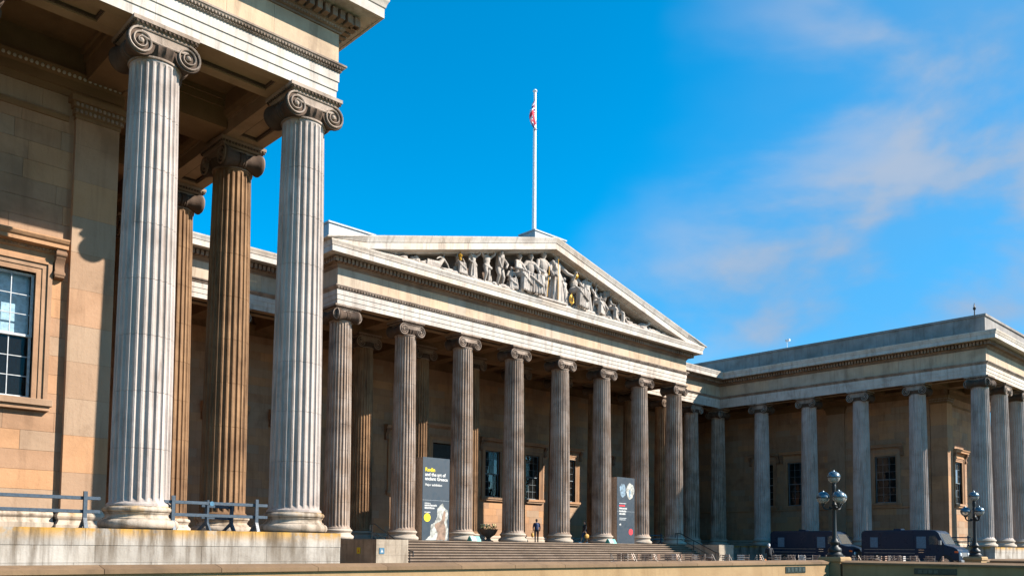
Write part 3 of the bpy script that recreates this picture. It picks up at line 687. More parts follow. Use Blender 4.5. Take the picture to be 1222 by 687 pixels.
for (x0, x1, y0, y1, z0, z1) in ((-18.45, -15.3, -1.25, .9, 17.1, 18.25), (-1.6, 1.6, -1.2, .4, 21.0, 22.25), (15.6, 18.2, -1.0, .9, 17.1, 18.0)):
    MB().loft([[(x0, y0, z0), (x1, y0, z0), (x1, y1, z0), (x0, y1, z0)], [(x0, y0, z1-.12), (x1, y0, z1-.12), (x1, y1, z1-.12), (x0, y1, z1-.12)], [(x0-.07, y0-.07, z1-.10), (x1+.07, y0-.07, z1-.10), (x1+.07, y1+.07, z1-.10), (x0-.07, y1+.07, z1-.10)], [(x0-.07, y0-.07, z1), (x1+.07, y0-.07, z1), (x1+.07, y1+.07, z1), (x0-.07, y1+.07, z1)]], True).build('acroterion_block', 'lead_roof', main)

# ------------------------------------------------------------------ podiums, steps, ground
def podium(par, name, boxes, mat, courses=((G0+.6, -.44), (-.44, -.002)), blen=2.4):
    """boxes: faces given as (axis, fixed, a, b): stones of two courses, the core behind"""
    for (ax, c, a, b, sgn) in boxes:
        for k, (q0, q1) in enumerate(((G0, -.86), (-.86, -.43), (-.43, -.004))):
            t = a; first = True
            while t < b-.01:
                e = min(t+blen*(RND.uniform(.75, 1.2))*(.55 if first and k % 2 else 1), b); first = False
                if b-e < .5: e = b
                o = 0.012 if k == 2 else 0
                if ax == 'y': block(name, mat, par, t+.004, e-.004, c-o*1, c+.4, q0+.003, q1-.003)
                else: block(name, mat, par, *sorted((c-o*sgn, c+.4*sgn)), t+.004, e-.004, q0+.003, q1-.003)
                t = e
wp = MB().box(-52, -PX-.39, PY+.39, 12, G0, -.001).build('podium', 'paving_stone', west)
podium(wp, 'podium_stone', [('y', PY, -52, -PX, 1), ('x', -PX, PY+.404, YL-1.2, -1)], 'podium_stone')
ep = MB().box(PX+.39, 52, PY+.39, 12, G0, -.001).build('podium', 'paving_stone', east)
podium(ep, 'podium_stone', [('y', PY, PX, 52, 1), ('x', PX, PY+.404, YL-1.2, 1)], 'podium_stone')
mp = MB().box(-PX-.385, -XP-1.22, YL-1.18, 14, G0, -.002).box(XP+1.22, PX+.385, YL-1.18, 14, G0, -.002).box(-XP-1.21, XP+1.21, -1.25, 14, G0, -.0015).build('podium', 'paving_stone', main)
podium(mp, 'podium_stone', [('y', YL-1.6, -PX, -XP-1.63, 1), ('x', -XP-1.62, -1.3, YL-1.2, 1), ('y', YL-1.6, XP+1.63, PX, 1), ('x', XP+1.62, -1.3, YL-1.2, -1)], 'flank_stone')
st = thing('entrance_steps', 'wide flight of stone steps rising to the pedimented portico', 'steps', (0, -3, G0), world=True)
NS = 10
for k in range(NS):
    z1 = -.16*k-.005; y0 = -1.62-.36*(k+1); off = 0
    xs = [-15.4+30.8*i/8 for i in range(9)]
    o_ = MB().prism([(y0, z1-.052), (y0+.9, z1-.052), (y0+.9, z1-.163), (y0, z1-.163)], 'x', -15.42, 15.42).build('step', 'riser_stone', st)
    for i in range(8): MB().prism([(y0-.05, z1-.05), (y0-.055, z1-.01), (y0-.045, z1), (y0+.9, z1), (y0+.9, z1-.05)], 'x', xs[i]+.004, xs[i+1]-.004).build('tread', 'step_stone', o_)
MB().box(-15.42, 15.42, -1.62, -1.252, G0, -.006).build('landing', 'step_stone', st)
for sg in (-1, 1):
    a, b = sorted((sg*15.43, sg*17.55))
    f = thing('stair_flank', 'pale weathered stone block ending the steps near the sunlit wing' if sg < 0 else 'stone block ending the steps near the shaded wing', 'stair block', ((a+b)/2, -3.3, G0), 'blocks at the ends of the steps', world=True)
    zz = [(G0, -.86), (-.86, -.30), (-.30, -.003)]
    for k, (q0, q1) in enumerate(zz):
        cuts_ = [-5.25, -3.2, -1.27] if k % 2 else [-5.25, -4.2, -2.3, -1.27]
        for i in range(len(cuts_)-1): block('stone', 'flank_stone', f, a, b, cuts_[i]+.004, cuts_[i+1]-.004, q0+.003, q1-.003)
gm = MB().add([(-3000, -3000, G0-.01), (3000, -3000, G0-.01), (3000, 3000, G0-.01), (-3000, 3000, G0-.01)], [(0, 1, 2, 3)]).build('ground', 'paving_stone'); struct(gm)
fc = MB().box(-60, 60, -26, 4, G0-.009, G0-.004).build('forecourt', 'paving_stone'); struct(fc)
cp_ = MB().box(-8.3, 8.3, -70, -26.01, G0-.009, G0-.004).build('path', 'paving_stone'); struct(cp_)
for sg in (-1, 1):
    a, b = sorted((sg*9.6, sg*60)); stf = struct(MB().box(a, b, -75, -26.9, G0-.009, G0+.03).build('lawn', 'grass'))

# low boundary walls round the lawns
def low_wall(label, axis, c, a, b, out):
    o = thing('low_wall', label, 'wall', ((a+b)/2, c, G0) if axis == 'x' else (c, (a+b)/2, G0), world=True)
    t = a; zf, zb, zr = -.88, -.965, -.80
    def piece(name, mat, poly, q0, q1):
        MB().prism([(c+p*out, z) for p, z in poly], axis, q0, q1).build(name, mat, o) 
    piece('wall_core', 'kerb_stone', [(0, G0), (0, zb), (.50, zb), (.50, G0)], a, b)
    piece('plinth', 'coping_top_stone', [(-.10, G0-.002), (-.10, -1.52), (-.02, -1.48), (-.002, -1.48), (-.002, G0-.002)], a, b)
    while t < b-.1:
        e = min(t+RND.uniform(1.9, 2.5), b); e = b if b-e < .8 else e
        piece('coping_stone', 'coping_top_stone', [(-.07, zb), (-.07, zf), (.25, zr), (.57, zf), (.57, zb)], t+.006, e-.006); t = e
    return o
lw1 = low_wall('low golden stone wall with a pitched coping in full sun', 'x', -26.4, -75, -9.05, 1)
lw2 = low_wall('low stone wall with a dark plaque on its shaded face beside the path', 'y', -8.95, -70, -26.95, 1)
lw3 = low_wall('low stone wall running east beyond the path beside the second lamp', 'x', -26.4, 9.9, 60, 1)
lw4 = low_wall('low stone wall on the far edge of the central path', 'y', 9.4, -70, -26.95, 1)
def plaque(par, x0, x1, y0, y1, z0, z1):
    p = MB().box(x0, x1, y0, y1, z0, z1).build('plaque', 'bronze', par)
    return p
p = plaque(lw1, -12.75, -11.15, -26.425, -26.399, -1.30, -1.05)
for k in range(5): block('plaque_relief', 'bronze_light', p, -12.62+.30*k, -12.44+.30*k, -26.435, -26.424, -1.25, -1.10+.02*(k % 2))
p = plaque(lw2, -8.975, -8.949, -31.5, -29.9, -1.30, -1.06)
for k in range(4): block('plaque_relief', 'bronze_light', p, -8.985, -8.974, -30.2-.2*k, -30.06-.2*k, -1.25, -1.12)
exec_lamps = True

# ------------------------------------------------------------------ lamps
def lamp(x, label):
    pz = -.66
    pr = thing('lamp_plinth', 'square stone block under the three-globe lamp ' + ('at the corner of the sunlit low wall' if x < 0 else 'nearer the shaded wing columns'), 'plinth', (x, -26.4, G0), 'blocks under the lamps')
    MB().box(-.44, .44, -.44, .44, 0, .72).build('shaft', 'kerb_stone', pr)
    MB().loft([[(-a, -a, z), (a, -a, z), (a, a, z), (-a, a, z)] for a, z in ((.47, .722), (.50, .76), (.50, .88), (.46, .94))], True).build('cap', 'kerb_stone', pr)
    t = thing('street_lamp', label, 'street lamp', (x, -26.4, pz), 'three globe lamps beside the path', rz=.35)
    MB().lathe([(.34, 0), (.34, .10), (.30, .14), (.26, .20), (.29, .27), (.27, .36), (.17, .44), (.15, .50), (.20, .56), (.21, .63), (.15, .70), (.12, .78)], 20).build('base', 'iron_paint', t, 40)
    MB().lathe([(.115, .78), (.10, .84), (.085, 1.5), (.075, 2.16), (.10, 2.20), (.11, 2.25), (.08, 2.30), (.06, 2.42), (.06, 2.62), (.09, 2.66), (.10, 2.72), (.06, 2.78), (.085, 2.94), (.10, 3.06), (.07, 3.14)], 18).build('post', 'iron_paint', t, 40)
    MB().lathe([(.0, 0), (.0, 0)], 3)
    gl = []
    for i in range(3):
        a = -Q + math.pi/3 + i*2*math.pi/3; c, s = math.cos(a), math.sin(a)
        MB().tube([(0, 0, 2.16), (.18*c, .18*s, 2.04), (.38*c, .38*s, 2.06), (.45*c, .45*s, 2.16), (.45*c, .45*s, 2.26)], [.045, .035, .035, .04, .05], 8).ball((.18*c, .18*s, 2.12), .05, 8, 6).build('arm', 'iron_paint', t, 50)
        gl.append((.45*c, .45*s, 2.26))
    gl.append((0, 0, 3.14))
    for (gx, gy, gz) in gl:
        R = .265; cz = gz+.05+R*.92
        g = MB().lathe([(R*math.sin(a), cz-R*math.cos(a)) for a in [math.pi*(.10+.42*i/9) for i in range(10)]], 22, (gx, gy, 0), cap=False).build('globe', 'lamp_glass', t, 60)
        MB().lathe([(R*1.03*math.cos(a), cz+.012+R*.95*math.sin(a)) for a in [Q*i/8 for i in range(8)]] + [(.05, cz+R*.97), (.04, cz+R*1.06), (.012, cz+R*1.22)], 22, (gx, gy, 0)).build('globe_cap', 'globe_cap', g, 50)
        MB().lathe([(R*1.03, cz-.022), (R*1.06, cz-.02), (R*1.06, cz+.012), (R*1.0, cz+.012)], 22, (gx, gy, 0)).lathe([(.09, gz-.01), (.10, gz+.03), (.085, gz+.06)], 12, (gx, gy, 0)).build('globe_ring', 'iron_paint', g, 40)
        MB().ball((gx, gy, cz-.05), (.06, .06, .085), 10, 7).build('bulb', 'chair_white', g, 60)
lamp(-8.5, 'black iron three globe street lamp at the corner of the sunlit low wall')
lamp(8.75, 'black iron three globe street lamp beside the front of the parked van')

# ------------------------------------------------------------------ flagpole and flag
PXY = (.5, 1.0)
fp = thing('flagpole', 'tall white flagpole rising behind the pediment apex', 'flagpole', (*PXY, 21.7))
MB().lathe([(.16, 0), (.15, 3.0), (.12, 9.0), (.10, 12.2)], 14).build('pole', 'pole_paint', fp, 40)
MB().lathe([(.05, 12.2), (.14, 12.25), (.17, 12.32), (.12, 12.42), (.03, 12.45)], 14).build('finial', 'pole_paint', fp, 40)
MB().lathe([(.30, 0), (.30, .18), (.16, .30)], 14).build('collar', 'lead_roof', fp, 40)
MB().tube([(-.14, -.10, 1.5), (-.15, -.10, 7), (-.10, -.08, 12.2)], .012, 5).build('halyard', 'ink_white', fp)
def union(u, v):
    x, y = (u-.5)*2, (v-.5)
    if abs(x) < .10 or abs(y) < .10: return 0
    if abs(x) < .17 or abs(y) < .167: return 1
    d = abs(abs(y)-abs(x)*.5)
    return 0 if d < .035 else (1 if d < .11 else 2)
mb = MB(); NU, NV = 40, 30
P = []
for j in range(NV+1):
    v = j/NV
    for i in range(NU+1):
        u = i/NU
        x = -.14 - .50*u**.6*math.sin(v*3.0+.25) + .16*math.sin(u*15+v*3)*u
        y = -.16 - .24*math.sin(u*13.0+v*2.2)*u
        z = 33.6 - v*1.5 - u*1.45 - .12*math.sin(u*7+v*4)
        P.append((x+PXY[0], y+PXY[1], z))
for j in range(NV):
    for i in range(NU):
        a = j*(NU+1)+i; mb.f.append((a, a+1, a+NU+2, a+NU+1)); mb.m.append(union((i+.5)/NU, (j+.5)/NV))
mb.v = P
fl = mb.build('flag', ['flag_red', 'flag_white', 'flag_blue'], None, 60)
sol = fl.modifiers.new('thickness', 'SOLIDIFY'); sol.thickness = .01
tag(fl, 'red white and blue union flag hanging limp at the top of the white pole', 'flag')

# ------------------------------------------------------------------ pediment statues
def figure(mb, pose, h, face=0):
    """stone figure about h tall, facing -y; closed blobs that the voxel remesh fuses into one body"""
    def folds(n, z0, z1, r0, r1, cx=0, cy=0, lean=0):
        for i in range(n):
            a = 2*math.pi*i/n + .2; w_ = RND.uniform(.022, .036)*h
            mb.cap((cx+r0*math.cos(a), cy+r0*math.sin(a)*.8, z0), (cx+lean+r1*math.cos(a+.25), cy+r1*math.sin(a+.25)*.8, z1), w_*1.25, w_*.8, 6)
    def head(x, y, z): mb.ball((x, y, z), (.058*h, .066*h, .078*h), 10, 8); mb.ball((x, y+.02*h, z+.035*h), (.066*h, .066*h, .055*h), 10, 8); mb.cap((x, y, z-.05*h), (x, y+.01*h, z-.12*h), .035*h, .045*h, 8); mb.ball((x, y-.068*h, z-.005*h), (.014*h, .018*h, .022*h), 6, 5)
    def arm(sx, sy, sz, e, hd): mb.cap((sx, sy, sz), e, .046*h, .038*h, 8); mb.cap(e, hd, .038*h, .028*h, 8); mb.ball(hd, .036*h, 8, 6)
    sh = .80*h
    if pose in ('robe', 'nude'):
        mb.cap((-.07*h, 0, sh*.98), (.07*h, 0, sh*.98), .07*h, .07*h); mb.ball((0, 0, .70*h), (.125*h, .085*h, .15*h)); mb.ball((0, 0, .56*h), (.105*h, .085*h, .10*h)); head(.01*h, -.015*h, .93*h)
        if pose == 'robe':
            mb.lathe([(.13*h, 0), (.13*h, .1*h), (.115*h, .35*h), (.11*h, .56*h), (.09*h, .66*h)], 18); folds(9, 0.02*h, .55*h, .165*h, .115*h)
            mb.cap((-.13*h, -.05*h, .80*h), (.12*h, -.06*h, .48*h), .045*h, .04*h); mb.cap((.13*h, 0, .48*h), (.17*h, .02*h, .12*h), .05*h, .06*h)
        else:
            mb.cap((-.06*h, 0, .52*h), (-.09*h, -.10*h, .30*h), .075*h, .055*h); mb.cap((-.09*h, -.10*h, .30*h), (-.08*h, 0, .04*h), .052*h, .034*h); mb.ball((-.08*h, -.04*h, .02*h), (.035*h, .07*h, .03*h))
            mb.cap((.06*h, 0, .52*h), (.08*h, -.01*h, .28*h), .075*h, .055*h); mb.cap((.08*h, -.01*h, .28*h), (.09*h, .02*h, .04*h), .05*h, .034*h); mb.ball((.09*h, -.02*h, .02*h), (.035*h, .07*h, .03*h))
            mb.cap((.05*h, .09*h, .8*h), (.20*h, .10*h, .15*h), .06*h, .09*h); mb.cap((-.1*h, -.06*h, .5*h), (.12*h, -.06*h, .46*h), .05*h, .05*h)
    elif pose == 'seat':
        mb.ball((0, .12*h, .18*h), (.20*h, .16*h, .24*h)); mb.ball((.06*h, .05*h, .12*h), (.16*h, .16*h, .16*h)); mb.cap((-.07*h, .05*h, .44*h), (-.10*h, -.20*h, .42*h), .09*h, .075*h); mb.cap((.07*h, .05*h, .44*h), (.10*h, -.20*h, .42*h), .09*h, .075*h)
        mb.cap((-.10*h, -.20*h, .40*h), (-.11*h, -.17*h, .06*h), .075*h, .07*h); mb.cap((.10*h, -.20*h, .40*h), (.13*h, -.22*h, .06*h), .075*h, .07*h)
        for i in range(6): x = -.17*h+.068*h*i; mb.cap((x*.75, -.25*h-.02*h*(i % 2), .44*h), (x*1.15+.03*h, -.25*h, .03*h), .024*h, .036*h, 6)
        for i in range(4): mb.cap((-.16*h, -.12*h-.05*h*i, .53*h-.05*h*i), (.15*h, -.16*h-.05*h*i, .40*h-.07*h*i), .028*h, .022*h, 6)
        mb.ball((0, .04*h, .64*h), (.13*h, .09*h, .17*h)); mb.cap((-.09*h, .03*h, .78*h), (.09*h, .03*h, .78*h), .065*h, .065*h); head(.01*h, 0, .93*h)
    elif pose == 'stoop':
        mb.cap((-.05*h, .05*h, .50*h), (-.12*h, -.08*h, .30*h), .08*h, .055*h); mb.cap((-.12*h, -.08*h, .30*h), (-.10*h, .05*h, .04*h), .05*h, .034*h)
        mb.cap((.06*h, .05*h, .50*h), (.10*h, 0, .28*h), .08*h, .055*h); mb.cap((.10*h, 0, .28*h), (.12*h, .08*h, .04*h), .05*h, .034*h)
        mb.cap((0, .06*h, .54*h), (-.05*h, -.04*h, .80*h), .11*h, .12*h); head(-.12*h, -.14*h, .86*h); mb.cap((.03*h, .10*h, .82*h), (.14*h, .14*h, .2*h), .06*h, .09*h)
    elif pose == 'recline':
        mb.cap((-.55*h, 0, .16*h), (-.15*h, -.03*h, .20*h), .10*h, .13*h); mb.cap((-.15*h, -.03*h, .20*h), (.22*h, 0, .26*h), .14*h, .12*h); mb.cap((.22*h, 0, .26*h), (.40*h, 0, .52*h), .12*h, .11*h)
        mb.cap((-.55*h, 0, .16*h), (-.85*h, -.04*h, .08*h), .07*h, .05*h); head(.44*h, -.02*h, .72*h); arm(.42*h, -.06*h, .52*h, (.58*h, -.12*h, .30*h), (.66*h, -.16*h, .10*h)); arm(.36*h, -.08*h, .55*h, (.12*h, -.16*h, .52*h), (-.06*h, -.18*h, .40*h))
        for i in range(9): x = -.5*h+.09*h*i; mb.cap((x, -.10*h, .30*h), (x-.06*h, -.14*h, .02*h), .03*h, .035*h, 6)
        mb.box(-.8*h, .6*h, -.1*h, .15*h, 0, .08*h)
    elif pose == 'beast':
        mb.ball((0, 0, .45*h), (.8*h, .35*h, .40*h)); mb.cap((.6*h, -.1*h, .5*h), (1.0*h, -.15*h, .75*h), .22*h, .17*h); mb.ball((1.05*h, -.18*h, .80*h), (.24*h, .17*h, .18*h)); mb.cap((-.6*h, 0, .3*h), (-1.1*h, -.05*h, .15*h), .18*h, .06*h)
        for x in (-.45, .4): mb.cap((x*h, -.2*h, .35*h), (x*h+.05, -.25*h, .03), .14*h, .10*h)
    elif pose == 'rock':
        for i in range(7): mb.ball((RND.uniform(-.6, .6)*h, RND.uniform(-.1, .1)*h, RND.uniform(.1, .4)*h), (RND.uniform(.25, .4)*h, .25*h, RND.uniform(.25, .45)*h), 8, 6)
    return arm
def statue(x, pose, h, label, cat='statue', arms=None, rz=0, mirror=False, y=-1.02, z=17.39, extra=None):
    h *= 1.10; mb = MB(); arm = figure(mb, pose, h)
    for a in (arms or []): arm(*[tuple(q*h for q in p) if isinstance(p, tuple) else p*h for p in a])
    if extra: extra(mb, h)
    mb.box(-.2*h, .2*h, -.16*h, .18*h, -.12, .03)
    M = Matrix.Rotation(rz, 4, 'Z') @ (Matrix.Scale(-1, 4, (1, 0, 0)) if mirror else Matrix.Identity(4))
    mb.xf(M); o = mb.build('statue', 'statue_stone'); o.location = (x, y, z)
    r = o.modifiers.new('fuse', 'REMESH'); r.mode = 'VOXEL'; r.voxel_size = .034; r.use_smooth_shade = True
    tag(o, label, cat, 'sculptures in the pediment')
    return o
RA = (.14, 0, .78, (.20, -.06, .60), (.12, -.18, .52)); LA = (-.14, 0, .78, (-.21, -.05, .60), (-.14, -.17, .50))
RUP = (.14, 0, .79, (.24, -.10, .90), (.16, -.14, 1.08)); LUP = (-.14, 0, .79, (-.26, -.06, .92), (-.10, -.10, 1.0))
ROUT = (.14, 0, .78, (.30, -.05, .66), (.44, -.10, .62))
SR = (.13, 0, .76, (.20, -.08, .58), (.10, -.22, .50)); SLf = (-.13, 0, .76, (-.22, -.06, .58), (-.16, -.22, .52))
statue(-13.6, 'beast', .45, 'small carved beast in the sharp corner of the pediment beside the wing roof', rz=.2)
statue(-12.75, 'stoop', .72, 'small stooping stone figure emerging in the pediment corner near the carved beast', arms=[RA])
statue(-12.0, 'rock', .55, 'low heap of carved rock before the large reclining figure')
statue(-10.45, 'recline', 1.32, 'large stone figure reclining on one arm in the low end of the pediment', z=17.36)
l_ = statue(-8.5, 'seat', 1.5, 'crouching stone figure holding a small gilded lamp', arms=[(-.13, 0, .76, (-.22, -.12, .62), (-.14, -.26, .66)), SR])
statue(-7.3, 'robe', 1.78, 'robed stone figure standing between the gilded lamp holder and a nude man', arms=[LA, RUP])
statue(-6.05, 'nude', 2.05, 'nude stone man with both arms raised to his head', arms=[LUP, RUP])
statue(-4.75, 'stoop', 2.35, 'stooping bare stone man with one knee forward', arms=[(-.12, -.06, .80, (-.2, -.16, .62), (-.16, -.2, .46)), (.08, 0, .8, (.16, -.1, .62), (.06, -.16, .5))])
statue(-3.75, 'seat', 1.5, 'small seated stone child beside the stooping man', arms=[SR, SLf], rz=-.3)
statue(-2.95, 'seat', 2.5, 'seated draped stone woman with a child at her knee', arms=[SR, SLf], rz=.2)
statue(-1.85, 'seat', 2.75, 'seated stone woman with deep curving folds beside the staff bearer', arms=[(-.13, 0, .76, (-.26, -.02, .62), (-.30, -.12, .46)), SR], rz=-.2)
statue(-.62, 'nude', 3.15, 'tall stone figure with bent arm holding a gilded staff by its side', arms=[LA, RA])
statue(.72, 'robe', 3.3, 'tallest robed stone figure stretching an arm over a pillar, with gilded sceptre', arms=[LA, ROUT])
statue(1.62, 'robe', 1.9, 'draped stone pillar under the outstretched arm of the tallest figure', cat='pillar', extra=None)
statue(2.85, 'seat', 2.75, 'seated stone figure with a gilded globe by the shoulder', arms=[(-.13, 0, .76, (-.22, -.08, .66), (-.24, -.2, .80)), SR], rz=.15)
statue(4.1, 'robe', 2.6, 'robed stone figure standing beside a slanting spear', arms=[LA, RA], mirror=True)
statue(5.25, 'seat', 1.95, 'seated stone figure just beyond the slanting spear', arms=[SR, SLf], rz=.35)
statue(6.1, 'stoop', 2.05, 'leaning stone figure between two seated ones on the falling side of the pediment', arms=[RA], mirror=True)
statue(7.0, 'seat', 1.75, 'seated stone figure with bowed head past the leaning one', arms=[SLf, SR], rz=.5)
statue(8.0, 'seat', 1.45, 'small seated stone figure before the reclining one', arms=[SR], rz=.6)
statue(9.1, 'recline', .85, 'stone figure sinking down towards the far corner of the pediment', mirror=True)
statue(11.0, 'beast', .52, 'carved turtle-like animal low in the far corner of the pediment', rz=-.3)
statue(12.0, 'rock', .42, 'lumpy carved rock in the far corner of the pediment')
statue(12.95, 'beast', .34, 'tiniest carved animal at the far tip of the pediment')
# gilded pieces
tag(MB().lathe([(.02, 0), (.10, .03), (.12, .12), (.07, .2), (.14, .28), (.16, .36), (.05, .46), (.02, .6)], 12).build('lamp', 'gilding', None, 40), 'small gilded lamp in the hands of a crouching statue', 'lamp').location = (-8.72, -1.42, 18.2)
for nm, pts, r, lb in (('staff', [(-.70, -1.55, 17.5), (-.55, -1.50, 18.4), (-.40, -1.46, 19.4), (-.38, -1.45, 19.7)], .022, 'slim gilded staff held by the tall figure with a bent arm'),
                       ('sceptre', [(.40, -1.60, 17.5), (.45, -1.55, 19.0), (.52, -1.5, 20.45)], .024, 'long gilded sceptre in front of the tallest statue')):
    tag(MB().tube(pts, r, 8).ball(pts[-1], .05, 8, 6).build(nm, 'gilding', None, 50), lb, 'staff')
tag(MB().tube([(4.62, -1.2, 17.6), (4.98, -1.3, 19.6)], .03, 7).lathe([(.055, 0), (.02, .2)], 7, (4.98, -1.3, 19.6)).build('spear', 'statue_stone', None, 50), 'slanting stone spear on the falling side of the pediment', 'spear')
tag(MB().ball((2.52, -1.35, 19.72), .24, 16, 12).build('globe', 'gilding', None, 60), 'round gilded globe at the shoulder of a seated statue', 'globe')
mb = MB()
for tilt in (0, .9, -.9):
    c, s = math.cos(tilt), math.sin(tilt)
    mb.tube([(1.95+.26*math.cos(a)*c, -1.52+.10*math.sin(2*a)*.4, 17.85+.30*math.sin(a)+.26*math.cos(a)*s*.5) for a in [2*math.pi*i/20 for i in range(21)]], .026, 6)
mb.tube([(1.95, -1.52, 17.4), (1.95, -1.52, 18.3)], .03, 6)
tag(mb.build('armillary_sphere', 'gilding', None, 50), 'gilded ring sphere at the foot of a seated statue', 'sphere')

# ------------------------------------------------------------------ exhibition signs
def text(par, s, x, y, z, size, mat, bold=0):
    cu = bpy.data.curves.new('lettering', 'FONT'); cu.body = s; cu.size = size; cu.extrude = .002; cu.offset = bold; cu.resolution_u = 2
    tmp = bpy.data.objects.new('lettering', cu); COL.objects.link(tmp); dg = bpy.context.evaluated_depsgraph_get()
    me = bpy.data.meshes.new_from_object(tmp.evaluated_get(dg)); bpy.data.objects.remove(tmp); me.materials.clear(); me.materials.append(MATS[mat])
    o = link('lettering', me, par, (x, y, z), (Q, 0, 0)); return o
def blob(par, name, pts, y, mat):
    m = MB().add([(p[0], y, p[1]) for p in pts], [tuple(range(len(pts)))]); o = link(name, m.mesh(name, mat), par, (0, 0, 0)); return o
def disc(par, x, z, r, y, mat): return blob(par, 'disc', [(x+r*math.cos(2*math.pi*i/28), z+r*math.sin(2*math.pi*i/28)) for i in range(28)], y, mat)
def sign(label, x, y, hh, wd, dp):
    s = thing('exhibition_sign', label, 'sign', (x, y, 0.0), 'exhibition signs between the columns')
    b = MB().box(-wd/2, wd/2, 0, .03, .02, hh); link('front_panel', b.mesh('front_panel', 'sign_board'), s, (0, 0, 0))
    b = MB().box(-wd/2+.004, wd/2-.004, .031, dp, .0, hh-.01); link('box_body', b.mesh('box_body', 'sign_edge'), s, (0, 0, 0))
    b = MB().box(-wd/2, wd/2, -.006, .0, hh*.485, hh*.487); link('seam', b.mesh('seam', 'ink_grey'), s, (0, 0, 0))
    return s
s1 = sign('tall dark exhibition sign with yellow heading, yellow disc and pale sculpture picture', -9.58, -.35, 5.32, 2.2, .75)
text(s1, 'Rodin', -.92, -.012, 4.42, .34, 'ink_yellow', .012); text(s1, 'and the art of', -.92, -.012, 4.13, .30, 'ink_white', .012); text(s1, 'ancient Greece', -.92, -.012, 3.86, .30, 'ink_white', .012)
text(s1, 'Major exhibition', -.92, -.012, 3.50, .21, 'ink_white', .006)
RND3 = random.Random(5)
for (z, x1, hgt) in ((2.36, -.45, .06), (2.20, .06, .13), (2.03, -.12, .13), (1.78, -.45, .08)):   # small print, too small to read in the photo
    x = -.92
    while x < x1:
        l = RND3.uniform(.05, .11); o = MB().box(x, min(x+l, x1), -.010, -.004, z, z+hgt*RND3.uniform(.7, 1)); link('lettering', o.mesh('lettering', 'ink_white'), s1, (0, 0, 0)); x += l+.025
disc(s1, -.70, 1.48, .27, -.008, 'ink_yellow')
RND2 = random.Random(3)
def wob(pts, k=5):
    out = []
    for i in range(len(pts)):
        a, b = pts[i], pts[(i+1) % len(pts)]
        for j in range(k): t = j/k; out.append((a[0]+(b[0]-a[0])*t+RND2.uniform(-.025, .025), a[1]+(b[1]-a[1])*t+RND2.uniform(-.025, .025)))
    return out
blob(s1, 'picture', wob([(-.80, .05), (-.45, .35), (-.40, 1.05), (-.10, 1.15), (.10, 1.55), (.12, 2.05), (.40, 2.35), (.58, 2.42), (.66, 2.15), (.98, 2.0), (1.0, 1.6), (.92, 1.2), (1.02, .8), (.98, .05)]), -.006, 'print_cream')
blob(s1, 'picture_shade', wob([(.05, .06), (.18, .5), (-.12, .95), (-.05, 1.1), (.45, 1.3), (.66, 1.95), (.80, 1.9), (.72, 1.2), (.85, .7), (.80, .06)]), -.010, 'print_tan')
s2 = sign('tall dark exhibition sign with pale head picture and a red disc', 9.62, -.45, 5.25, 2.2, 1.1)
disc(s2, .62, .95, .25, -.008, 'ink_red'); disc(s2, .55, 4.25, .50, -.006, 'ink_white'); 
blob(s2, 'picture', wob([(-.70, 3.85), (-.78, 4.45), (-.55, 4.75), (-.2, 4.7), (.0, 4.3), (-.1, 3.8), (-.4, 3.65)]), -.007, 'print_blue')
blob(s2, 'picture', wob([(.05, 4.1), (.12, 4.6), (.45, 4.85), (.9, 4.7), (1.0, 4.2), (.85, 3.7), (.5, 3.5), (.25, 3.65)]), -.009, 'print_cream')
blob(s2, 'picture_shade', wob([(.30, 4.2), (.5, 4.35), (.62, 4.1), (.55, 3.85), (.7, 3.75), (.4, 3.7)]), -.011, 'print_blue')
for (z, x1, hgt, mt) in ((3.15, .02, .07, 'ink_grey'), (2.95, -.12, .13, 'ink_red'), (2.72, .12, .15, 'ink_white'), (2.50, .02, .15, 'ink_white'), (2.29, -.08, .15, 'ink_white'), (1.99, .06, .06, 'ink_grey'), (1.87, -.05, .06, 'ink_grey'), (1.45, -.62, .14, 'ink_white')):
    x = -.82
    while x < x1:
        l = RND2.uniform(.06, .13); o = MB().box(x, min(x+l, x1), -.010, -.004, z, z+hgt*RND2.uniform(.75, 1)); link('lettering', o.mesh('lettering', mt), s2, (0, 0, 0)); x += l+.025

# ------------------------------------------------------------------ crowd barriers on the podium
def barrier(label, x0, x1, y, posts, group, par_disc=False, rz=0):
    b = thing('barrier', label, 'barrier', (x0, y, 0), group, rz); L = x1-x0
    for z in (.76, .42): link('rail', MB().box(0, L, -.025, .025, z-.045, z+.045).mesh('rail', 'barrier_paint', None, (.008, 1)), b, (0, 0, 0))
    for px in posts:
        q = px-x0
        link('post', MB().prism([(.02, .93), (-.06, .93), (-.06, .26), (-.18, .0), (-.08, .0), (.03, .24)], 'x', q-.045, q+.045).mesh('post', 'barrier_paint'), b, (0, -.03, 0))
        link('foot', MB().prism([(-.05, .34), (.32, .0), (.22, .0), (-.05, .22)], 'x', q-.03, q+.03).box(q-.08, q+.08, -.18, .34, 0, .012).mesh('foot', 'barrier_paint'), b, (0, 0, 0))
    if par_disc: link('disc', MB().lathe([(.065, -.012), (.065, 0)], 20, (par_disc-x0, -.03, .755), 'y').mesh('disc', 'van_panel'), b, (0, 0, 0))
    return b
GB = 'metal barriers on the near wing podium'
barrier('blue grey metal barrier below the sash window, before the near wing wall', -41, -36.72, -20.45, [-40.6, -37.1], GB)
barrier('blue grey metal barrier with a round disc between two near wing columns', -35.1, -32.05, -20.45, [-34.86, -32.42], GB, -33.76)
barrier('metal barrier set crosswise behind the one with the round disc', -33.4, -31.9, -19.0, [-33.2, -32.0], GB, rz=.5)
GC = 'dark rails between far columns'
barrier('low dark rail between the two portico columns nearest the shaded wing', 12.9, 15.9, .6, [13.2, 15.6], GC)
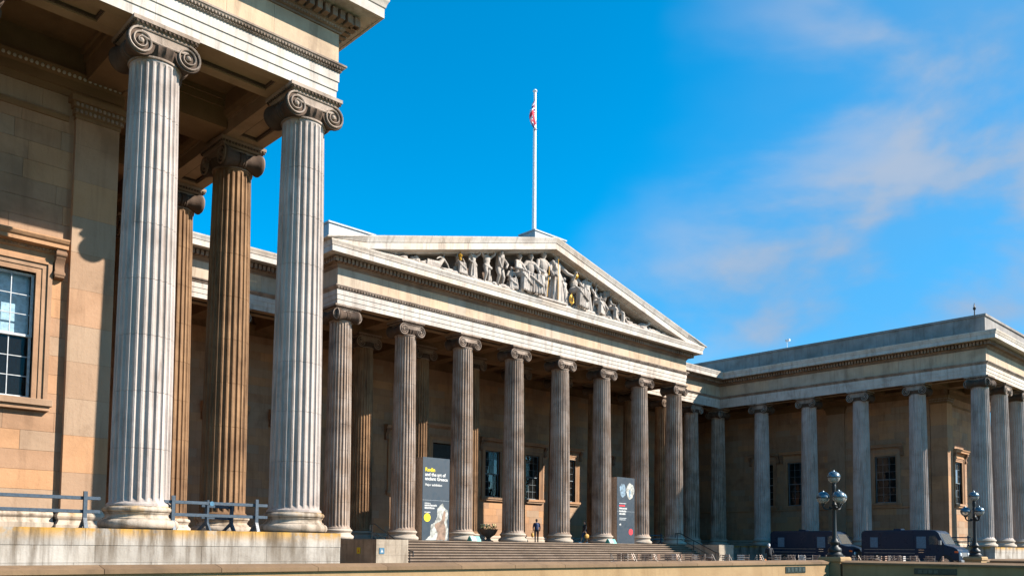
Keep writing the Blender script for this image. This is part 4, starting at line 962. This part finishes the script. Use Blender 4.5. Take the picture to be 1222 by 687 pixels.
for k, lb in ((0, 'low dark rail between the corner column of the shaded wing and the next'), (2, 'low dark rail behind the parked vans in the shaded colonnade')):
    b = barrier(lb, 0, 3.2, 0, [.2, 3.0], GC); b.location = (XW-.45, YW+SW*k+4.0, 0); b.rotation_euler = (0, 0, -Q)

def handrail(x, label):
    t = thing('handrail', label, 'handrail', (x, -3.4, G0), 'handrails of the steps', world=True)
    for dx in (0,):
        MB().tube([(x, -1.2, .55), (x, -1.2, .92), (x, -1.7, .92), (x, -5.1, -.62), (x, -5.4, -.66), (x, -5.4, -.95)], .035, 8).build('rail', 'iron_paint', t, 50)
        MB().tube([(x, -1.7, .45), (x, -5.1, -1.1)], .02, 6).build('lower_rail', 'iron_paint', t)
        for y, z in ((-1.4, 0), (-3.0, -.62), (-5.1, -1.55)): MB().tube([(x, y, z-.05), (x, y, z+.92)], .028, 8).build('post', 'iron_paint', t)
handrail(-15.2, 'black iron handrail beside the pale block at the foot of the corner column')
handrail(15.2, 'black iron handrail at the shaded end of the steps')
def small_sign(nm, x, y, z, s, rz, mat, mat2, label):
    o = thing(nm, label, 'notice', (x, y, z), rz=rz)
    link('plate', MB().box(-s, s, -.015, 0, -s, s).mesh('plate', mat), o, (0, 0, 0)); link('symbol', MB().prism([(-s*.5, -s*.5), (s*.5, -s*.5), (0, s*.6)], 'y', -.02, -.016).mesh('symbol', mat2), o, (0, 0, 0))
small_sign('warning_notice', -17.56, -3.6, -.62, .17, -Q, 'ink_yellow', 'cloth_orange', 'small orange notice on the shaded side of the stair block')
small_sign('blue_notice', -17.2, -5.26, -.62, .16, 0, 'van_panel', 'ink_white', 'small blue notice on the sunlit front of the stair block')

# ------------------------------------------------------------------ things on the landing
def teal_box(x, label):
    t = thing('floor_sign', label, 'floor sign', (x, -1.55, -.005), 'teal floor signs')
    link('panel', MB().prism([(-.26, 0), (.26, 0), (.05, .34), (-.05, .34)], 'x', -.42, .42).mesh('panel', 'teal_plastic', None, (.01, 1)), t, (0, 0, 0))
    link('label_plate', MB().add([(-.38, -.262, .03), (.02, -.262, .03), (.02, -.088, .30), (-.38, -.088, .30)], [(0, 1, 2, 3)]).mesh('label_plate', 'ink_white'), t, (0, -.012, 0))
teal_box(-7.35, 'low teal floor sign on the top step beside the yellow-headed sign'); teal_box(6.45, 'low teal floor sign on the top step beside the red disc sign')
u = thing('planter', 'stone urn planter with pale flowers below the sash window between front columns', 'planter', (-3.1, 1.75, 0))
link('urn', MB().lathe([(.36, 0), (.36, .08), (.2, .14), (.14, .26), (.2, .34), (.46, .5), (.6, .72), (.66, .86), (.70, .9), (.62, .9), (.5, .8)], 24).mesh('urn', 'capital_stone', 40), u, (0, 0, 0))
mb = MB()
for i in range(150):
    a, r = RND.uniform(0, 6.28), .62*math.sqrt(RND.random()); c = Vector((r*math.cos(a), r*math.sin(a), .86+RND.uniform(0, .36)*(1-r*.7))); d = Vector((RND.uniform(-1, 1), RND.uniform(-1, 1), RND.uniform(.2, 1))).normalized()*.13; s_ = d.cross(Vector((0, 0, 1)))*.4
    mb.add([c, c+d*.5+s_, c+d, c+d*.5-s_], [(0, 1, 2, 3)])
stuff(link('foliage', mb.mesh('foliage', 'leaf'), u, (0, 0, 0)))
mb = MB()
for i in range(26): a, r = RND.uniform(0, 6.28), .6*math.sqrt(RND.random()); mb.ball((r*math.cos(a), r*math.sin(a), 1.05+RND.uniform(0, .22)), .05, 6, 4)
stuff(link('blossom', mb.mesh('blossom', 'petal', 50), u, (0, 0, 0)))

# ------------------------------------------------------------------ people
def person(label, loc, rz, h, coat, legs, hairm, walk=.0, shorts=False, lean=0, sit=False, bag=None, cap=None, arms_up=False):
    p = thing('person', label, 'person', loc, rz=rz)
    S = h/1.75; V = lambda x, y, z: (x*S, (y - lean*max(0, z-.9))*S, z*S)
    def fuse(nm, mb, mat, vox=.016):
        o = link(nm, mb.mesh(nm, mat), p, (0, 0, 0)); r = o.modifiers.new('fuse', 'REMESH'); r.mode = 'VOXEL'; r.voxel_size = vox; r.use_smooth_shade = True; return o
    kn = (walk*.5, -walk*.35); ft = (walk, -walk*.6)
    body = MB(); body.ball(V(0, -.01, 1.62), (.078*S, .098*S, .118*S)); body.cap(V(0, .01, 1.42), V(0, .005, 1.54), .055*S, .05*S); body.ball(V(0, -.105, 1.61), (.014*S, .02*S, .024*S), 6, 5)
    for sx in (-1, 1): body.ball(V(sx*.08, .0, 1.62), (.012*S, .022*S, .032*S), 6, 5)
    body.cap(V(0, 0, .98), V(0, 0, 1.36), .12*S, .12*S); body.cap(V(-.15, 0, 1.38), V(.15, 0, 1.38), .06*S, .06*S)
    top, leg = MB(), MB()
    top.cap(V(0, 0, 1.02), V(0, 0, 1.30), .165*S, .175*S); top.cap(V(-.13, 0, 1.38), V(.13, 0, 1.38), .085*S, .085*S); top.ball(V(0, 0, .98), (.17*S, .13*S, .12*S))
    for s, f in ((-1, 0), (1, 1)):
        d = ft[f]*.55
        e = V(s*.25, d*.5, 1.12); hd = V(s*.24, -.16+d*.3 if not arms_up else -.30, .92 if not arms_up else 1.15)
        top.cap(V(s*.19, 0, 1.38), e, .062*S, .052*S); top.cap(e, hd, .050*S, .038*S)
        body.cap(V(s*.19, 0, 1.38), e, .045*S, .04*S); body.cap(e, hd, .04*S, .03*S)
        hv = Vector(hd); body.ball(hd, (.030*S, .042*S, .05*S), 8, 6)
        for q in range(4): body.cap(hv+Vector(((q-1.5)*.017*S, -.02*S, -.035*S)), hv+Vector(((q-1.5)*.019*S, -.045*S, -(.085-.006*abs(q-1.3))*S)), .010*S, .009*S, 6)
        body.cap(hv+Vector((-s*.03*S, -.025*S, .0)), hv+Vector((-s*.045*S, -.06*S, -.035*S)), .011*S, .009*S, 6)
        k = V(s*.10, -kn[f]*1.0-.02, .50); a_ = V(s*.10, -ft[f]+.03, .09)
        leg.cap(V(s*.095, 0, .92), k, .095*S, .068*S)
        body.cap(V(s*.095, 0, .92), k, .075*S, .05*S); body.cap(k, a_, .05*S, .04*S)
        if not shorts: leg.cap(k, a_, .064*S, .05*S)
    fuse('body', body, 'skin', .011); fuse('jacket', top, coat); fuse('trousers', leg, legs)
    sh = MB()
    for s, f in ((-1, 0), (1, 1)): sh.cap(V(s*.10, -ft[f]+.04, .045), V(s*.11, -ft[f]-.15, .04), .048*S, .042*S)
    fuse('shoes', sh, 'cloth_white' if shorts else 'cloth_black')
    fuse('hair', MB().ball(V(0, .018, 1.66), (.088*S, .103*S, .095*S)).ball(V(0, .05, 1.60), (.08*S, .07*S, .10*S)), hairm)
    if bag: fuse('bag', MB().ball(V(.30, .02, .55), (.10*S, .2*S, .19*S)).cap(V(.28, .02, .70), V(.26, -.1, .92), .02*S, .02*S), bag)
    return p
person('person in a dark blue jacket and dark trousers standing between the middle columns', (.75, .75, 0), 2.4, 1.74, 'cloth_navy', 'cloth_black', 'hair', walk=.12, bag='bag_tan')
person('person in a dark top and blue shorts walking past the stair top columns', (5.9, .6, 0), -1.9, 1.72, 'cloth_black', 'cloth_blue', 'hair', walk=.30, shorts=True, bag='bag_tan')
person('person in dark clothes with a white cap leaning over beside the iron lamp', (5.2, -15.5, G0), 2.2, 1.62, 'cloth_black', 'cloth_black', 'cloth_white', walk=.1, lean=.35, arms_up=True, bag='cloth_orange')

# ------------------------------------------------------------------ vans
def van(label, x, y):
    t = thing('food_van', label, 'van', (x, y, G0), 'dark vans parked beside the shaded wing', rz=-Q)
    # local +x is the front; the van's right side (local -y) faces the forecourt
    out = [(0, .50), (0, 2.62), (.10, 2.78), (.30, 2.86), (5.35, 2.86), (5.75, 2.80), (5.98, 2.62), (6.22, 2.10), (6.42, 1.72), (7.05, 1.55), (7.34, 1.36), (7.42, 1.10), (7.42, .55)]
    arch = [(7.42, .52)]
    body = MB().prism(out, 'y', -1.08, 1.08)
    link('body', body.mesh('body', 'van_paint', 35, (.07, 3)), t, (0, 0, 0))
    def P_(nm, mat, x0, x1, z0, z1, d=.02, sgn=-1, bev=None): return link(nm, MB().box(x0, x1, *sorted((sgn*1.082, sgn*(1.082+d))), z0, z1).mesh(nm, mat, None, bev), t, (0, 0, 0))
    P_('hatch', 'van_panel', 4.35, 5.05, 1.45, 2.35); P_('side_panel', 'van_panel', .75, 1.35, 1.5, 2.3)
    for z in (.78, 1.05, 1.32): P_('trim_strip', 'van_trim', .25, 4.2, z, z+.045, .015)
    P_('serving_flap', 'van_paint', 1.6, 4.15, 1.42, 2.55, .035); P_('handle', 'chrome', 4.5, 4.9, 1.30, 1.34, .03); P_('handle', 'chrome', 4.5, 4.9, 1.12, 1.16, .03)
    for sgn in (-1, 1):
        link('side_window', MB().prism([(5.28, 1.75), (5.28, 2.42), (5.78, 2.42), (6.06, 1.75)], 'y', *sorted((sgn*1.083, sgn*1.092))).mesh('side_window', 'van_glass'), t, (0, 0, 0))
        link('door_seam', MB().box(5.18, 5.20, *sorted((sgn*1.081, sgn*1.088)), .6, 2.6).box(6.30, 6.32, *sorted((sgn*1.081, sgn*1.088)), .6, 1.7).mesh('door_seam', 'rubber'), t, (0, 0, 0))
        link('mirror', MB().box(6.05, 6.22, *sorted((sgn*1.15, sgn*1.36)), 1.72, 2.05).tube([(6.1, sgn*1.05, 1.75), (6.12, sgn*1.2, 1.8)], .02, 6).mesh('mirror', 'van_trim', None, (.02, 2)), t, (0, 0, 0))
        link('headlight', MB().lathe([(.14, 0), (.13, .05), (.06, .08)], 16, (7.42, sgn*.78, 1.0), 'x').mesh('headlight', 'headlamp', 40), t, (0, 0, 0))
        link('indicator', MB().box(7.1, 7.36, *sorted((sgn*1.07, sgn*1.10)), 1.12, 1.26).mesh('indicator', 'indicator', None, (.01, 1)), t, (0, 0, 0))
        for wx in (1.35, 6.45):
            w_ = link('wheel', MB().lathe([(.30, -.12), (.38, -.12), (.42, -.08), (.42, .08), (.38, .12), (.30, .12)], 26, (0, 0, 0), 'y').mesh('wheel', 'rubber', 40), t, (wx, sgn*1.0, .42))
            link('rim', MB().lathe([(.02, -.13), (.28, -.125), (.30, -.10), (.30, .10), (.28, .125), (.02, .13)], 20, (0, 0, 0), 'y').mesh('rim', 'chrome', 40), w_, (0, 0, 0))
            link('wheel_arch', MB().prism([(wx+.56*math.cos(a), .42+.56*math.sin(a)) for a in [math.pi*i/12 for i in range(13)]], 'y', *sorted((sgn*1.02, sgn*1.0845))).mesh('wheel_arch', 'rubber'), t, (0, 0, 0))
    link('windscreen', MB().add([(6.04, -.95, 2.56), (6.43, -.98, 1.76), (6.43, .98, 1.76), (6.04, .95, 2.56)], [(0, 1, 2, 3)]).mesh('windscreen', 'van_glass'), t, (.022, 0, .012))
    link('grille', MB().box(7.42, 7.45, -.55, .55, .75, 1.15).mesh('grille', 'van_trim'), t, (0, 0, 0)); link('bumper', MB().box(7.38, 7.58, -1.08, 1.08, .38, .60).mesh('bumper', 'van_trim', None, (.04, 2)), t, (0, 0, 0))
    link('number_plate', MB().box(7.581, 7.59, -.26, .26, .43, .55).mesh('number_plate', 'ink_yellow'), t, (0, 0, 0))
    link('roof_vent', MB().box(2.3, 2.9, -.35, .35, 2.86, 3.0).mesh('roof_vent', 'van_paint', None, (.04, 2)), t, (0, 0, 0))
    return t
van('black step van parked with its hood beside the second lamp', 25.5, -12.75)
van('black step van parked bumper to tail behind the other van', 25.5, -4.65)

# ------------------------------------------------------------------ outdoor tables and chairs
def chair_proto(mat):
    t = thing('folding_chair', 'slatted folding chair at the outdoor tables behind the low wall', 'chair', (0, 0, G0), 'folding chairs on the forecourt')
    link('seat', MB().box(-.21, .21, -.2, .2, .44, .47).mesh('seat', mat, None, (.008, 1)), t, (0, 0, 0))
    for z in (.62, .74, .86): link('back_slat', MB().box(-.20, .20, .20, .222, z-.03, z+.03).mesh('back_slat', mat, None, (.006, 1)), t, (0, 0, 0))
    for sx in (-.2, .2):
        for pts in ([(sx, -.22, 0), (sx, .21, .92)], [(sx*.9, .24, 0), (sx*.9, -.18, .45)]): link('leg', MB().tube(pts, .014, 6).mesh('leg', 'table_metal'), t, (0, 0, 0))
    return t
protos = [chair_proto('chair_wood'), chair_proto('chair_white')]
protos[1]['label'] = 'white folding chair at the outdoor tables behind the low wall'; protos[0]['label'] = 'brown wooden folding chair at the outdoor tables behind the low wall'
tb = thing('cafe_table', 'small round metal table among the folding chairs behind the low wall', 'table', (0, 0, G0), 'small round tables on the forecourt')
link('table_top', MB().lathe([(.34, .71), (.36, .715), (.36, .735), (.34, .74)], 24).mesh('table_top', 'table_metal', 40), tb, (0, 0, 0))
link('leg', MB().lathe([(.03, .02), (.03, .71)], 10).mesh('leg', 'table_metal', 40), tb, (0, 0, 0)); link('foot', MB().lathe([(.22, 0), (.20, .02), (.05, .04)], 16).mesh('foot', 'table_metal', 40), tb, (0, 0, 0))
used = [False, False]; first = True; nch = 0
spots = []
for i in range(13):
    spots.append((-3.9+i*1.12+RND.uniform(-.2, .2), -11.2-i*.68+RND.uniform(-.6, .6)))
for i in range(5): spots.append((10.2+i*1.2, -20.0-i*.35+RND.uniform(-.3, .3)))
for i, (x, y) in enumerate(spots):
    if first: tt = tb; first = False
    else: tt = copy_tree(tb)
    tt.location = (x, y, G0)
    for k in range(4):
        a = k*1.57+RND.uniform(0, .8); q = 1 if RND.random() < .30 else 0
        c = protos[q] if not used[q] else copy_tree(protos[q]); used[q] = True
        c.location = (x+.62*math.cos(a), y+.62*math.sin(a), G0); c.rotation_euler = (0, 0, a-Q)

# ------------------------------------------------------------------ roof-top fittings of the shaded wing
v = thing('roof_lantern', 'small dark iron finial post on the attic corner of the shaded wing', 'finial', (31.4, -19.4, 18.66))
link('post', MB().lathe([(.10, 0), (.05, .1), (.045, .75), (.10, .8), (.12, .95), (.05, 1.05), (.02, 1.35)], 10).mesh('post', 'iron_paint', 40), v, (0, 0, 0)); link('crossbar', MB().tube([(-.22, 0, 1.12), (.22, 0, 1.12)], .02, 6).mesh('crossbar', 'iron_paint'), v, (0, 0, 0))
v = thing('roof_camera', 'small white camera on a thin mast on the attic of the shaded wing', 'camera', (31.0, -2.9, 18.66))
link('mast', MB().tube([(0, 0, 0), (0, 0, .85)], .03, 6).mesh('mast', 'pole_paint'), v, (0, 0, 0)); link('housing', MB().box(-.12, .12, -.28, .14, .85, 1.05).mesh('housing', 'pole_paint', None, (.03, 2)), v, (0, 0, 0))
